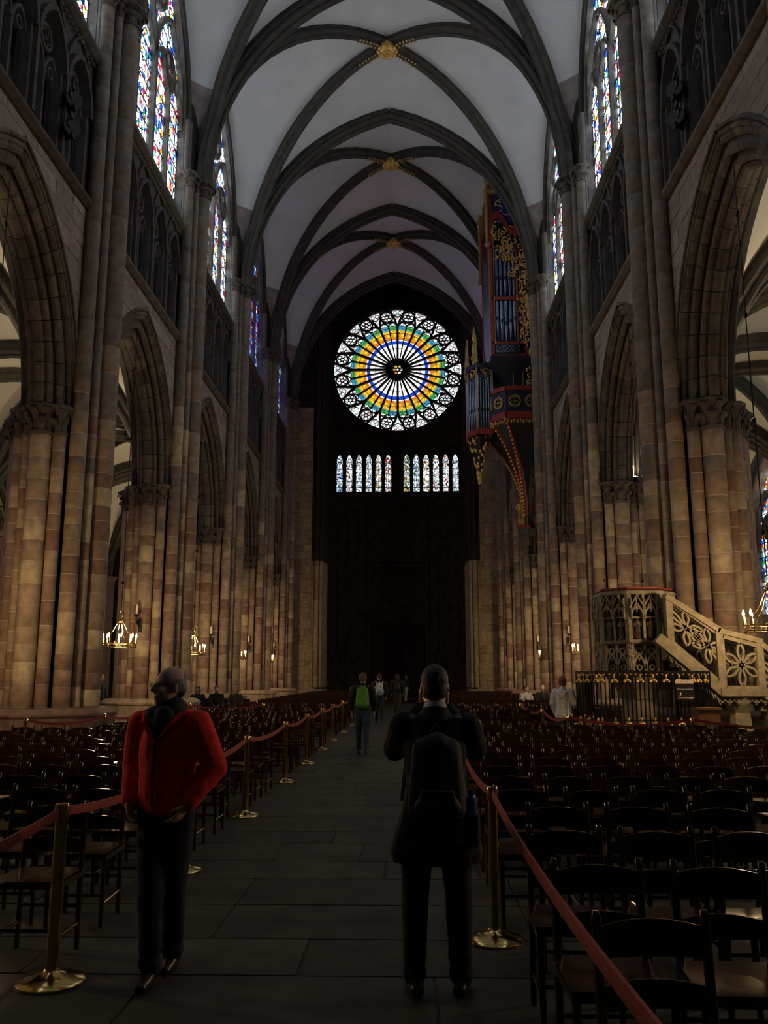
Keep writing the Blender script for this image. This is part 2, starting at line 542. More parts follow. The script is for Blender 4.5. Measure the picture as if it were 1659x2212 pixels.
def make_pier(k, s, label, full=True):
    y = PY(k)
    t = empty('stone_pier', (X0+s*PIER_U, y, 0), 0 if s > 0 else pi)
    tag(t, label, 'pier', 'piers along the nave', 'structure')
    near = -1 if s > 0 else 1                # local y sign of the side that faces the camera
    # plinth
    def plinth():
        mb = MB()
        base = [(-1.25,-.5),(-.95,-.95),(-.45,-1.26),(.05,-1.40),(.5,-1.24),(.95,-.85),(1.26,-.45)]
        poly = base + [(x, -yy) for x, yy in base[::-1]]
        def ring(f): return [(x*f, yy*f) for x, yy in poly]
        mb.prism(ring(1.22), 0, .42)
        n = len(poly)
        def band(f0, z0, f1, z1):
            a = ring(f0); b = ring(f1)
            mb.add([(x, yy, z0) for x, yy in a] + [(x, yy, z1) for x, yy in b], [(i, (i+1) % n, n+(i+1) % n, n+i) for i in range(n)])
        band(1.22,.42,1.14,.47); band(1.14,.47,1.14,.78); band(1.14,.78,1.17,.83); band(1.17,.83,1.17,.87); band(1.17,.87,1.06,.97); band(1.06,.97,.9,1.0)
        return mb.mesh('plinth', M['pier'])
    place(cached('plinth', plinth), 'plinth', t)
    def core():
        mb = MB()
        p = [(-.80,-.2),(-.70,-.46),(-.52,-.70),(-.2,-.88),(.1,-.94),(.45,-.78),(.70,-.48),(.88,-.2)]
        poly = p + [(x, -yy) for x, yy in p[::-1]]
        mb.prism(poly, .9, ZC1)
        poly2 = [(-.78,-.2),(-.68,-.46),(-.5,-.74),(-.3,-.84),(-.3,.84),(-.5,.74),(-.68,.46),(-.78,.2)]
        mb.prism(poly2, ZC1-.1, 29)
        return mb.mesh('pier_core', M['core'])
    place(cached('core', core), 'pier_core', t)
    seed = (k*7 + (3 if s > 0 else 0))*13
    def shaft(x, yy, r, z0, z1, split, hs, mat):
        if split and full:
            rm = random.Random(seed + int((x*31+yy*57)*10) + 1)
            for z, h in courses(z0, z1, hs, seed + int((x*31+yy*57)*10)):
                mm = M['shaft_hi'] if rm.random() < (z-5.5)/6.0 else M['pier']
                place(drum(r, h, mm), 'drum', t, (x, yy, z))
        else:
            place(drum(r, round(z1-z0, 2), mat), 'shaft', t, (x, yy, z0))
    for x, yy, r in VSH:
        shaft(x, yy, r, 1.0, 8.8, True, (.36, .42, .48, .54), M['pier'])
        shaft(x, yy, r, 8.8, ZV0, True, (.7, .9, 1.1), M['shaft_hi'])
        place(leafy_cap(r, ZV1-ZV0, 6, 1.5), 'vault_capital', t, (x, yy, ZV0))
    for x, yy, r in ASH:
        for e in (-1, 1):
            shaft(x, e*yy, r, 1.0, ZC0, e == near, (.36, .42, .48, .54), M['pier'])
            place(leafy_cap(r, ZC1-ZC0, 7 if r > .2 else 5, 1.5 if r > .2 else 1.8), 'capital', t, (x, e*yy, ZC0))
    for x, yy, r in AISLE:
        shaft(x, yy, r, 1.0, ZC0, False, (1,), M['pier'])
        place(leafy_cap(r, ZC1-ZC0, 7 if r > .2 else 5), 'capital', t, (x, yy, ZC0))
    return t

PIERLAB = {
 (1, 1): 'huge clustered stone pier with leafy capital rising behind the pulpit stair',
 (2, 1): 'clustered stone pier seen just past the pulpit with lamp on capital',
 (3, 1): 'clustered stone pier directly east of the organ case',
 (4, 1): 'clustered stone pier rising just behind the organ bracket',
 (5, 1): 'stone pier against the tower wall on the organ side',
 (1, -1): 'huge clustered stone pier across the nave from the pulpit',
 (2, -1): 'clustered stone pier with hanging candle ring beside it across from pulpit',
 (3, -1): 'clustered stone pier beside the seated visitors across from the organ',
 (4, -1): 'slim-looking clustered stone pier, second from tower wall, opposite organ',
 (5, -1): 'stone pier against the tower wall opposite the organ side',
 (0, 1): 'clustered stone pier standing one bay behind the pulpit stair',
 (0, -1): 'clustered stone pier one bay behind the pier opposite the pulpit'}
PIERS = {}
for k in range(0, 6):
    for s in (1, -1):
        PIERS[(k, s)] = make_pier(k, s, PIERLAB[(k, s)], full=k >= 1)

# ---------------------------------------------------------------- nave walls, bay by bay
A_R, A_C = rc(2.75, 3.85)                     # inner order of the arcade arch
ORD = {                                      # (box sections (u,n), rolls (u,n,r))
 'inner': ([(7.27,.02),(7.73,.02),(7.73,.34),(7.27,.34)], [(7.31,.06,.07),(7.5,-.02,.12),(7.69,.06,.07)]),
 'middle': ([(7.10,.26),(7.90,.26),(7.90,.56),(7.10,.56)], [(7.17,.27,.075),(7.3,.3,.05),(7.83,.27,.075)]),
 'outer': ([(6.97,.48),(7.25,.48),(7.25,.74),(6.97,.74)], [(7.04,.5,.065),(6.97,.62,.055),(6.93,.74,.045)])}
NV = 11
def voussoir(order, i):
    def mk():
        mb = MB()
        sec, rolls = ORD[order]
        amax = acos(A_C/A_R)
        a0 = amax*i/NV + .0022; a1 = amax*(i+1)/NV - .0022
        arc = half_arc(A_R, A_C, ZC1, 2, a0, a1)
        # widen towards the common apex for the outer orders
        P = [(0, y, z) for y, z, _, _ in arc]; NN = [(0, ny, nz) for _, _, ny, nz in arc]
        n2 = {'inner': .0, 'middle': .3, 'outer': .6}[order]
        if i == NV-1:                         # last stone reaches the middle plane
            R2 = A_R+n2
            arc = half_arc(A_R, A_C, ZC1, 3, a0, acos(A_C/(R2+.02)))
            P = [(0, y, z) for y, z, _, _ in arc]; NN = [(0, ny, nz) for _, _, ny, nz in arc]
        mb.sweep(P, NN, (1,0,0), sec)
        for u, n, r in rolls:
            mb.sweep(P, NN, (1,0,0), [(u+r*cos(2*pi*q/8), n+r*sin(2*pi*q/8)) for q in range(8)])
        return mb.mesh('voussoir', M['arch'], True, 35)
    return cached(('vous', order, i), mk)

def mirror_mesh(me):
    def mk():
        m2 = me.copy()
        m2.transform(Matrix.Diagonal((1, -1, 1, 1)))
        m2.flip_normals()
        return m2
    return cached(('mir', me.name), mk)

A_OUT = A_R + .70
def out_y(z):                                # half width of the arch extrados at height z
    if z <= ZC1: return A_OUT - A_C
    q = A_OUT**2 - (z-ZC1)**2
    return -A_C + sqrt(q) if q > 0 and sqrt(q) > A_C else 0.0

def spandrel_stones():
    """list of stone meshes of one bay's spandrel"""
    def mk():
        rnd = random.Random(5)
        out = []
        z = 8.0
        row = 0
        while z < ZSTR-.2:
            h = rnd.choice((.40, .36, .44))
            z1 = min(z+h, ZSTR-.12)
            for e in (-1, 1):
                i0, i1 = out_y(z), out_y(z1)
                y = 3.42 + 0.0
                lim = max(i0, i1)
                cur = 3.45
                if lim > cur - .05:
                    z_skip = True
                    continue
                cuts = [cur]
                while cuts[-1] - rnd.uniform(.75, 1.25) > lim+.3:
                    cuts.append(cuts[-1] - rnd.uniform(.75, 1.2))
                cuts.append(None)
                for a, b in zip(cuts, cuts[1:]):
                    g = .008
                    if b is None: q = [(a-g, z+g), (i0+g, z+g), (i1+g, z1-g), (a-g, z1-g)]
                    else: q = [(a-g, z+g), (b+g, z+g), (b+g, z1-g), (a-g, z1-g)]
                    q = [(e*yy, zz) for yy, zz in q]
                    pr = 6.945 - rnd.uniform(0, .012)
                    mb = MB().add([(pr, yy, zz) for yy, zz in q] + [(6.98, yy, zz) for yy, zz in q],
                                  [(0,1,2,3), (0,4,5,1), (1,5,6,2), (2,6,7,3), (3,7,4,0)])
                    out.append(mb.mesh('stone', M['ashlar']))
            z = z1; row += 1
        return out
    return cached('spandrel', mk)

def string_course(z, proud=.2, leafy=False):
    def mk():
        mb = MB()
        y = 3.42
        sec = [(6.97, z-.16), (6.97-proud*.45, z-.12), (6.97-proud, z-.02), (6.97-proud, z+.07), (6.97-proud*.3, z+.15), (6.97, z+.17)]
        vs = [(u, -y, zz) for u, zz in sec] + [(u, y, zz) for u, zz in sec]
        n = len(sec)
        mb.add(vs, [tuple(range(n)), tuple(range(n, 2*n))[::-1]] + [(i, (i+1) % n, n+(i+1) % n, n+i) for i in range(n)])
        if leafy:
            for i in range(34):
                yy = -3.3 + 6.6*i/33
                mb.ell((6.93, yy, z-.26), (.05, .07, .07), 5, 3)
        return mb.mesh('string_course', M['arch'])
    return cached(('string', z), mk)

TRI_S = .70
def tri_holes():
    R, c = rc(TRI_S, 1.05)
    return [(-3.12+1.56*(i+.5) , TRI_S, ZSTR+.25, ZSTR+2.15, R, c) for i in range(4)]

def triforium_front():
    def mk():
        mb = MB()
        arch_plate(mb, -4.15, 4.15, ZSTR, ZSILL, tri_holes(), 7.0, 7.3, 5)
        return mb.mesh('triforium_arcade', M['trac'])
    return cached('trifront', mk)

def triforium_unit():
    """two lights and a quatrefoil under one arch, centred at y=0"""
    def mk():
        mb = MB()
        z0, zs = ZSTR+.25, ZSTR+1.75
        bar_path(mb, [(0, z0), (0, zs)], .09, .14, 7.12)
        for e in (-1, 1):
            bar_path(mb, [(e*.66, z0), (e*.66, zs+.4)], .1, .2, 7.05)
            bar_path(mb, pointed(e*.34, .32, zs, .55, 4), .075, .14, 7.12)
            bar_path(mb, circ(e*.34, zs+.18, .13, 7), .04, .1, 7.12, True)
        bar_path(mb, circ(0, zs+.83, .27, 12), .07, .14, 7.12, True)
        for k in range(4):
            bar_path(mb, circ(.13*cos(k*pi/2), zs+.83+.13*sin(k*pi/2), .1, 7), .035, .1, 7.12, True)
        bar_path(mb, pointed(0, .72, zs+.40, 1.12, 5), .12, .3, 7.0)
        bar_path(mb, [(.78, z0), (.78, zs+.5)], .12, .26, 6.98)
        bar_path(mb, pointed(0, .80, zs+.5, 1.6, 4), .05, .1, 6.96)
        return mb.mesh('tracery', M['trac'])
    return cached('triunit', mk)

CL_S = 3.22
CL_R, CL_C = rc(CL_S, 4.7)
CL_H = (0, CL_S, ZSILL+.3, 20.9, CL_R, CL_C)
def clere_wall():
    def mk():
        mb = MB()
        arch_plate(mb, -4.15, 4.15, ZSILL, 29.0, [CL_H], 6.98, 7.4, 9)
        # splayed jamb shafts beside the window
        for e in (-1, 1):
            for q, r in ((3.3, .1), (3.5, .12)):
                mb.tube([(6.9, e*q, ZSILL+.2), (6.9, e*q, 20.9)], r, 8)
        return mb.mesh('clerestory_wall', M['clere'])
    return cached('clere', mk)

def clere_tracery():
    def mk():
        mb = MB()
        tracery(mb, CL_S, CL_H[2], CL_H[3], CL_R, CL_C, 7.16, .15, .22)
        return mb.mesh('window_tracery', M['clere'])
    return cached('cltr', mk)

def saddle(h, s, u, dz, r=.013):
    def mk():
        mb = MB()
        z = h[2]+dz
        while z < h[3]+2.5:
            w = s if z < h[3] else max(.1, -h[5] + sqrt(max(.01, h[4]**2-(z-h[3])**2)))
            mb.box(u-r, u+r, -w, w, z-r, z+r)
            z += dz
        for i in range(8):
            y = -s + s/4*(i+.5)
            mb.box(u-r*.7, u+r*.7, y-r*.7, y+r*.7, h[2], h[3])
        return mb.mesh('saddle_bar', M['iron'])
    return cached(('saddle', s, u), mk)

wn = [0]
SIDE = {1: 'right', -1: 'left'}
for j in range(-2, 4):
    for s in (1, -1):
        loc, rz = side_xf(s, BY(j))
        w = struct(empty('wall_' + SIDE[s], loc, rz))
        detail = j >= -1
        def spw():
            mb = MB()
            arch_plate(mb, -4.15, 4.15, ZC1, ZSTR, [(0, A_OUT-.12-A_C, ZC1, ZC1, A_OUT-.12, A_C)], 6.975, 8.0, 9)
            mb.box(6.975, 8.0, -4.15, -3.3, ZC1-.02, ZC1+.3); mb.box(6.975, 8.0, 3.3, 4.15, ZC1-.02, ZC1+.3)
            return mb.mesh('spandrel', M['mortar'])
        place(cached('spw', spw), 'spandrel', w)
        if detail:
            for me in spandrel_stones(): place(me, 'stone', w)
        if detail:
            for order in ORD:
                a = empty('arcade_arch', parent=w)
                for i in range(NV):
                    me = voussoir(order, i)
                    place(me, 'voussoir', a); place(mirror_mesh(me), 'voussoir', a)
        place(string_course(ZSTR), 'string_course', w)
        place(string_course(ZSILL, .2, True), 'string_course', w)
        place(triforium_front(), 'triforium_arcade', w)
        if detail:
            for h in tri_holes(): place(triforium_unit(), 'tracery', w, (0, h[0], 0))
        def triback():
            mb = MB()
            hs = []
            R, c = rc(.22, .45)
            for h in tri_holes():
                for e in (-1, 1): hs.append((h[0]+e*.34, .22, ZSTR+.5, ZSTR+2.0, R, c))
            arch_plate(mb, -4.15, 4.15, ZSTR, ZSILL, hs, 8.3, 8.5, 3)
            mb.box(7.0, 8.5, -4.15, 4.15, ZSTR-.02, ZSTR+.02); mb.box(7.0, 8.5, -4.15, 4.15, ZSILL-.1, ZSILL+.2)
            return mb.mesh('triforium_back', M['trac'])
        place(cached('triback', triback), 'triforium_back', w)
        place(clere_wall(), 'clerestory_wall', w)
        # windows
        wn[0] += 1
        wi = struct(empty('window_%d' % wn[0], loc, rz), 'tall stained glass clerestory window of four lights')
        for i in range(4):
            ya = -CL_S + CL_S/2*i
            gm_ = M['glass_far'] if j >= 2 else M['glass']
            place(cached(('clpane', i, j >= 2), lambda: pane_mesh(CL_H, ya+.05, ya+CL_S/2-.05, 7.22, gm_)), 'pane', wi)
        place(clere_tracery(), 'window_tracery', wi)
        sb = place(saddle(CL_H, CL_S, 7.19, .62), 'saddle_bar', wi); sb['kind'] = 'stuff'
        wn[0] += 1
        wt = struct(empty('window_%d' % wn[0], loc, rz), 'row of small triforium lights glazed in blue and red')
        R, c = rc(.22, .45)
        for h in tri_holes():
            for e in (-1, 1):
                hh = (h[0]+e*.34, .22, ZSTR+.5, ZSTR+2.0, R, c)
                place(cached(('tripane', h[0], e), lambda: pane_mesh(hh, hh[0]-.22, hh[0]+.22, 8.32, M['glass_tri'])), 'pane', wt)

# ---------------------------------------------------------------- rib vaults
def quad_vault(cx, cy, hx, hy, zs, tr_rise, wall_s, wall_zs, wall_rise, boss_rise, msk, zsplit, mats, tr_sec, tr_rolls, dg_sec, dg_rolls, off, label, first, boss=None, wall_hx=None):
    """one bay: ribs, webs and boss. x across, y along"""
    whx = wall_hx or hx
    t = struct(empty('ceiling', (cx, cy, 0)), label)
    TR, TC = rc(hx, tr_rise)
    def T(q, e, yy, o=0):                     # transverse arch
        a = acos(TC/(TR+o))*q
        return Vector((e*(-TC+(TR+o)*cos(a)), yy, zs+(TR+o)*sin(a))), Vector((e*cos(a), 0, sin(a)))
    def D(q, ex, ey, o=0):
        a = pi/2*q
        nx = cos(a)
        L = hypot(hx, hy)
        d = Vector((ex*hx/L, ey*hy/L, 0))
        p = d*(L*cos(a)) + Vector((0, 0, zs+boss_rise*sin(a)))
        nn = (d*(cos(a)/L) + Vector((0, 0, sin(a)/boss_rise))).normalized()
        return p + nn*o, nn
    WR, WC = rc(wall_s, wall_rise)
    def Wl(q, ex, ey):
        a = acos(WC/WR)*q
        return Vector((ex*whx, ey*(-WC+WR*cos(a)), wall_zs+WR*sin(a)))
    def rib_key(*k): return (msk,) + k
    # transverse arch on the near edge of the bay (and the far edge for the last)
    def tr():
        mb = MB()
        for e in (-1, 1):
            P, NN = zip(*[T(i/16, e, 0) for i in range(17)])
            mb.sweep(P, NN, (0,1,0), tr_sec)
            for a, b, r in tr_rolls:
                mb.sweep(P, NN, (0,1,0), [(a+r*cos(2*pi*q/7), b+r*sin(2*pi*q/7)) for q in range(7)])
        return mb.mesh('transverse_rib', M['rib'], True, 40)
    me = cached(rib_key('tr'), tr)
    place(me, 'transverse_rib', t, (0, hy, 0))
    if first: place(me, 'transverse_rib', t, (0, -hy, 0))
    for ex in (-1, 1):
        for ey in (-1, 1):
            def dg():
                mb = MB()
                P, NN = zip(*[D(i/16, ex, ey) for i in range(17)])
                p = Vector((-ey*hy, ex*hx, 0)).normalized()
                mb.sweep(P, NN, p, dg_sec)
                for a, b, r in dg_rolls:
                    mb.sweep(P, NN, p, [(a+r*cos(2*pi*q/7), b+r*sin(2*pi*q/7)) for q in range(7)])
                return mb.mesh('diagonal_rib', M['rib'], True, 40)
            place(cached(rib_key('dg', ex, ey), dg), 'diagonal_rib', t)
    # webs
    n, m = 18, 5
    for kind, e in (('t', -1), ('t', 1), ('w', -1), ('w', 1)):
        def web(lo):
            mb = MB()
            for f in (-1, 1):
                grid = []
                for i in range(n+1):
                    q = i/n
                    if kind == 't':
                        A = T(q, f, e*hy, off)[0]; B = D(q, f, e, off)[0]
                    else:
                        A = Wl(q, e, f); B = D(q, e, f, off)[0]
                    row = [A.lerp(B, k/m) + Vector((0, 0, .35*sin(pi*k/m)*q*(1 if kind == 'w' else .6))) for k in range(m+1)]
                    grid.append(row)
                for i in range(n):
                    vs = grid[i] + grid[i+1]
                    mb.add(vs, [(k, k+1, m+2+k, m+1+k) for k in range(m)])
            bm = bmesh.new(); me = mb.mesh('tmp', None); bm.from_mesh(me)
            bmesh.ops.bisect_plane(bm, geom=bm.verts[:]+bm.edges[:]+bm.faces[:], plane_co=(0, 0, zsplit + (.9 if kind == 'w' and msk == 'nave' else 0)), plane_no=(0, 0, 1), clear_outer=lo, clear_inner=not lo)
            bmesh.ops.remove_doubles(bm, verts=bm.verts[:], dist=1e-4)
            out = MB(); bm.verts.index_update()
            out.add([v.co for v in bm.verts], [[v.index for v in f.verts] for f in bm.faces])
            bm.free()
            return out
        for lo in (True, False):
            key = rib_key('web', kind, e, lo)
            if key not in _cache:
                mb = web(lo)
                _cache[key] = mb.mesh('vault_springer' if lo else 'vault_cell', mats[0] if lo else mats[1], True, 60) if mb.f else None
            if _cache[key]: place(_cache[key], 'vault_springer' if lo else 'vault_cell', t)
    # wall rib
    for ex in (-1, 1):
        def wr():
            mb = MB()
            for f in (-1, 1):
                P = [Wl(i/12, ex, f) + Vector((-ex*.06, 0, -.06)) for i in range(13)]
                mb.tube(P, .13, 7)
                mb.tube([P[0] - Vector((0, 0, wall_zs-zs)), P[0]], .12, 7)
            return mb.mesh('wall_rib', M['rib'], True, 50)
        place(cached(rib_key('wr', ex), wr), 'wall_rib', t)
    if boss:
        boss(t, zs+boss_rise)
    return t

def nave_boss(t, z):
    def mk():
        mb = MB()
        mb.lathe([(.12, -.32), (.24, -.30), (.36, -.18), (.40, -.05), (.34, .1)], 12)
        for k in range(10):
            a = 2*pi*k/10
            mb.ell((.36*cos(a), .36*sin(a), -.16), (.11, .11, .12), 6, 4)
            mb.ell((.2*cos(a+.3), .2*sin(a+.3), -.31), (.08, .08, .07), 6, 4)
        return mb.mesh('boss', M['gold'], True, 60)
    b = place(cached('boss', mk), 'boss', t, (0, 0, z)); b['label'] = 'gilded round leaf boss'
    def mk2():
        mb = MB()
        mb.lathe([(.26, -.05), (.3, .25), (.18, .5)], 10)
        return mb.mesh('boss_collar', M['rib'])
    place(cached('bossc', mk2), 'boss_collar', t, (0, 0, z))
    for ex in (-1, 1):
        for ey in (-1, 1):
            def gp():
                mb = MB()
                L = hypot(6.3, 4.15)
                d = Vector((ex*6.3/L, ey*4.15/L, 0)); p = Vector((-d.y, d.x, 0))
                for i in range(6):
                    rr = .55 + i*.16
                    a = acos(min(1, rr/L))
                    zz = 8.75*(sin(a)-1)
                    c = d*rr + Vector((0, 0, zz-.13))
                    for q in (-.09, .09):
                        cc = c + p*q
                        mb.ell(cc, (.06, .06, .05), 5, 3)
                return mb.mesh('gilded_rib_end', M['goldpaint'])
            place(cached(('gp', ex, ey), gp), 'gilded_rib_end', t, (0, 0, z))

TRS = [(-.29,.1),(-.2,.0),(.2,.0),(.29,.1),(.29,.5),(-.29,.5)]
TRR = [(-.25,.07,.09),(.25,.07,.09),(0,-.03,.10),(-.3,.26,.07),(.3,.26,.07)]
DGS = [(-.2,.1),(-.1,.0),(.1,.0),(.2,.1),(.2,.5),(-.2,.5)]
DGR = [(0,-.03,.10),(-.18,.12,.09),(.18,.12,.09)]
for j in range(-2, 4):
    quad_vault(X0, BY(j), 6.3, 4.15, ZV1, 8.3, 3.5, 20.7, 5.1, 8.75, 'nave', 21.6, (M['springer'], M['plaster']), TRS, TRR, DGS, DGR, .34,
               'pale plastered rib vault bay over the nave', j == -2, nave_boss, 7.0)
AU0, AU1 = 8.1, 17.7
for s in (1, -1):
    for j in range(-2, 4):
        cx = X0 + s*(AU0+AU1)/2
        quad_vault(cx, BY(j), (AU1-AU0)/2, 4.15, ZC1, 4.9, 3.6, ZC1, 4.6, 5.3, 'aisle', 7.8, (M['springer'], M['cream']), TRS, TRR[:3], DGS, DGR, .35,
                   'cream plastered rib vault bay over the side aisle', j == -2)

# ---------------------------------------------------------------- aisle outer walls with windows
AI_S = 2.95
AI_R, AI_C = rc(AI_S, 3.7)
AI_H = (0, AI_S, 4.6, 8.2, AI_R, AI_C)
for j in range(-2, 4):
    for s in (1, -1):
        loc, rz = side_xf(s, BY(j))
        w = struct(empty('wall_' + SIDE[s], loc, rz))
        def aw():
            mb = MB()
            arch_plate(mb, -4.15, 4.15, 0, 14, [AI_H], 18.0, 18.6, 7)
            for e in (-1, 1):
                for q, u, r in ((3.9, 17.75, .22), (3.55, 17.85, .12), (4.15, 17.6, .28)):
                    mb.tube([(u, e*q, 0), (u, e*q, ZC1)], r, 8)
                    mb.lathe([(r, ZC1-.4), (r*1.2, ZC1-.36), (r*1.05, ZC1-.3), (r*1.6, ZC1-.05), (r*1.6, ZC1)], 8, (u, e*q, 0))
            return mb.mesh('aisle_wall', M['ashlar'])
        place(cached('aw', aw), 'aisle_wall', w)
        def barc():
            mb = MB()
            arch_plate(mb, -3.9, 3.9, .4, 4.2, [(-2.6+1.3*i, .5, .6, 2.6, *rc(.5, .8)) for i in range(5)], 17.8, 17.99, 4)
            mb.box(17.7, 18, -4, 4, 4.2, 4.4)
            return mb.mesh('blind_arcade', M['ashlar'])
        place(cached('barc', barc), 'blind_arcade', w)
        wn[0] += 1
        wi = struct(empty('window_%d' % wn[0], loc, rz), 'broad traceried stained glass window in the aisle wall')
        for i in range(4):
            ya = -AI_S + AI_S/2*i
            if (j, s) == (2, -1): break
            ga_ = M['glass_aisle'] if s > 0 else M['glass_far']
            place(cached(('aipane', i, s), lambda: pane_mesh(AI_H, ya+.05, ya+AI_S/2-.05, 18.4, ga_)), 'pane', wi)
        def atr():
            mb = MB(); tracery(mb, AI_S, AI_H[2], AI_H[3], AI_R, AI_C, 18.35, .2, .3)
            return mb.mesh('window_tracery', M['trac'])
        place(cached('atr', atr), 'window_tracery', wi)
        if (j, s) == (2, -1):
            MB().box(18.45, 18.6, -AI_S, AI_S, AI_H[2], 12.2).obj('blind_panel', M['ashlar'], wi); wi['label'] = 'blind traceried arch in the aisle wall'
        sb = place(saddle(AI_H, AI_S, 18.3, .7, .018), 'saddle_bar', wi); sb['kind'] = 'stuff'

# ---------------------------------------------------------------- tower piers, narthex, west wall
YT = 54.25
for s in (1, -1):
    loc, rz = side_xf(s, YT)
    w = struct(empty('wall_tower_' + SIDE[s], loc, 0))
    mb = MB().box(s*4.95 if s > 0 else -20, 20 if s > 0 else s*4.95, .06, 3.2, 0, 34)
    mb.obj('tower_wall', M['mortar'] if False else M['core'], w)
    rnd = random.Random(21+s)
    z = .9
    while z < 18.5:
        h = rnd.choice((.42, .5, .46, .38))
        cuts = [4.98]
        while cuts[-1] < 6.6: cuts.append(cuts[-1] + rnd.uniform(.5, .95))
        for a, b in zip(cuts, cuts[1:]):
            b = min(b, 7.2)
            pr = rnd.uniform(0, .015)
            MB().box(s*a+.006, s*b-.006, -pr, .1, z+.006, z+h-.006).obj('stone', M['darkash'], w) if s > 0 else \
            MB().box(-b+.006, -a-.006, -pr, .1, z+.006, z+h-.006).obj('stone', M['darkash'], w)
        z += h
    for q, (u, yy, r) in enumerate(((4.72, .12, .13), (4.95, -.08, .15), (5.2, .02, .10), (4.66, .5, .16), (4.66, 1.2, .2), (4.66, 2.2, .2))):
        zz = 1.0
        for z0, h in (courses(1.0, 8.8, (.7, .9, .6), q*5+s) if q < 3 else [(1.0, 7.8)]):
            place(drum(r, h, M['darkash']), 'drum', w, (s*u, yy, z0))
        place(drum(r, 23.0, M['core']), 'shaft', w, (s*u, yy, 8.8))
    MB().box(s*4.5 if s > 0 else -7.2, 7.2 if s > 0 else s*4.5, -.25, 3.2, 0, .9).obj('plinth', M['darkash'], w)
    # bulkhead over the vault springing
    st = struct(MB().box(min(s*5.7, s*5.95), max(s*5.7, s*5.95), 3.2, 11.6, 0, 34).obj('wall_narthex_' + SIDE[s], M['dark'], None, (X0, YT, 0)))
    for q in range(5):
        MB().tube([(s*5.6, 3.8+1.7*q, .4), (s*5.6, 3.8+1.7*q, 33)], .16, 8).obj('shaft', M['dark'], st)
struct(MB().box(-6, 6, 0, 12, 34, 34.3).obj('ceiling_narthex', M['dark'], None, (X0, YT, 0)))
mb = MB()
arch_plate(mb, -20, 20, 18.9, 34, [(0, 6.3, 18.9, 18.9, *rc(6.3, 8.3))], -.2, .0, 16)
mb.v = [(y, u, z) for u, y, z in mb.v]
# the wall over the tower arch; it stays behind the last transverse rib
struct(mb.obj('wall_tower_head', M['core'], None, (X0, YT-.6, 0)))

YW = 66.0
ww = struct(empty('wall_back', (X0, YW, 0)), 'dark west wall with portal and galleries under the rose')
RZ, RR = 25.75, 5.15
def west_plate(mb, x0, x1, z0, z1):
    mb.add([(x0,0,z0),(x1,0,z0),(x1,0,z1),(x0,0,z1)], [(0,1,2,3)])
# wall with the round opening
mb = MB(); n = 48
rim = [(RR*cos(2*pi*i/n), RZ+RR*sin(2*pi*i/n)) for i in range(n)]
sqr = []
for i in range(n):
    a = 2*pi*i/n; k = 6.0/max(abs(cos(a)), abs(sin(a)))
    sqr.append((k*cos(a), RZ+k*sin(a)))
for i in range(n):
    i2 = (i+1) % n
    mb.add([(rim[i][0],0,rim[i][1]),(rim[i2][0],0,rim[i2][1]),(sqr[i2][0],0,sqr[i2][1]),(sqr[i][0],0,sqr[i][1])], [(0,1,2,3)])
    mb.add([(rim[i][0],0,rim[i][1]),(rim[i2][0],0,rim[i2][1]),(rim[i2][0],.5,rim[i2][1]),(rim[i][0],.5,rim[i][1])], [(0,1,2,3)])
west_plate(mb, -6, 6, RZ+6, 34.3)
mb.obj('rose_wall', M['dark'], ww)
# gallery of twelve lancets
GL = []
for e in (-1, 1):
    for i in range(6):
        GL.append((e*2.62 - 1.90 + .76*i, .23, 15.75, 18.25, *rc(.23, .5)))
GL.sort()
mb = MB()
arch_plate(mb, -6, 6, 15.0, RZ-6, GL, 0, .3, 3)
mb.v = [(y, u, z) for u, y, z in mb.v]
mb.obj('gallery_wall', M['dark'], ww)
PORT = (0, 2.05, 0.0, 8.0, *rc(2.05, .05))
mb = MB()
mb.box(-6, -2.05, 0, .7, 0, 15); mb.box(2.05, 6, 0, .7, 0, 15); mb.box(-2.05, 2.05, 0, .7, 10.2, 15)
mb.obj('portal_wall', M['dark'], ww)
MB().box(-2.2, 2.2, .62, .9, 5.15, 12).obj('tympanum', M['dark'], ww)
MB().box(-2.1, 2.1, .1, .7, 5.0, 5.5).obj('lintel', M['core'], ww)
MB().box(-2.4, 2.4, -.12, .05, 9.9, 10.1).obj('string_course', M['dark'], ww)
for e in (-1, 1):
    MB().box(min(e*2.1, e*2.35), max(e*2.1, e*2.35), -.2, .05, 0, 15).obj('buttress_strip', M['dark'], ww)
    for q in range(4):
        MB().box(e*(3.0+.75*q)-.06, e*(3.0+.75*q)+.06, -.12, .05, 3.5, 14.5).obj('wall_shaft', M['dark'], ww)
        gb = MB()
        bar_path(gb, [(e*(2.95+.75*q)-.3, 2.6), (e*(2.95+.75*q), 3.9), (e*(2.95+.75*q)+.3, 2.6)], .07, .14, 0)
        gb.v = [(y, u-.06, z) for u, y, z in gb.v]
        gb.obj('gablet', M['dark'], ww)
tm = empty('trumeau', (0, .15, 0), parent=ww)
mb = MB().box(-.22, .22, -.05, .4, 0, 2.2); mb.obj('pillar', M['dark'], tm)
mb = MB().lathe([(.25, 2.2), (.3, 2.4), (.24, 3.2), (.27, 3.9), (.16, 4.25), (.1, 4.35), (.14, 4.5), (.14, 4.65), (.05, 4.8)], 10)
mb.obj('figure', M['core'], tm, smooth=True)
dr = struct(empty('door_1', (X0, YW+.55, 0)), 'dark double portal doors under the rose window')
for e in (-1, 1):
    d = MB().box(min(e*.05, e*2.0), max(e*.05, e*2.0), 0, .12, 0.02, 5.0).obj('door_leaf', M['chair'], dr)
    for z in (.4, 2.0, 3.6):
        MB().box(min(e*.25, e*1.8), max(e*.25, e*1.8), -.05, .01, z, z+1.2).obj('door_panel', M['chair'], d)
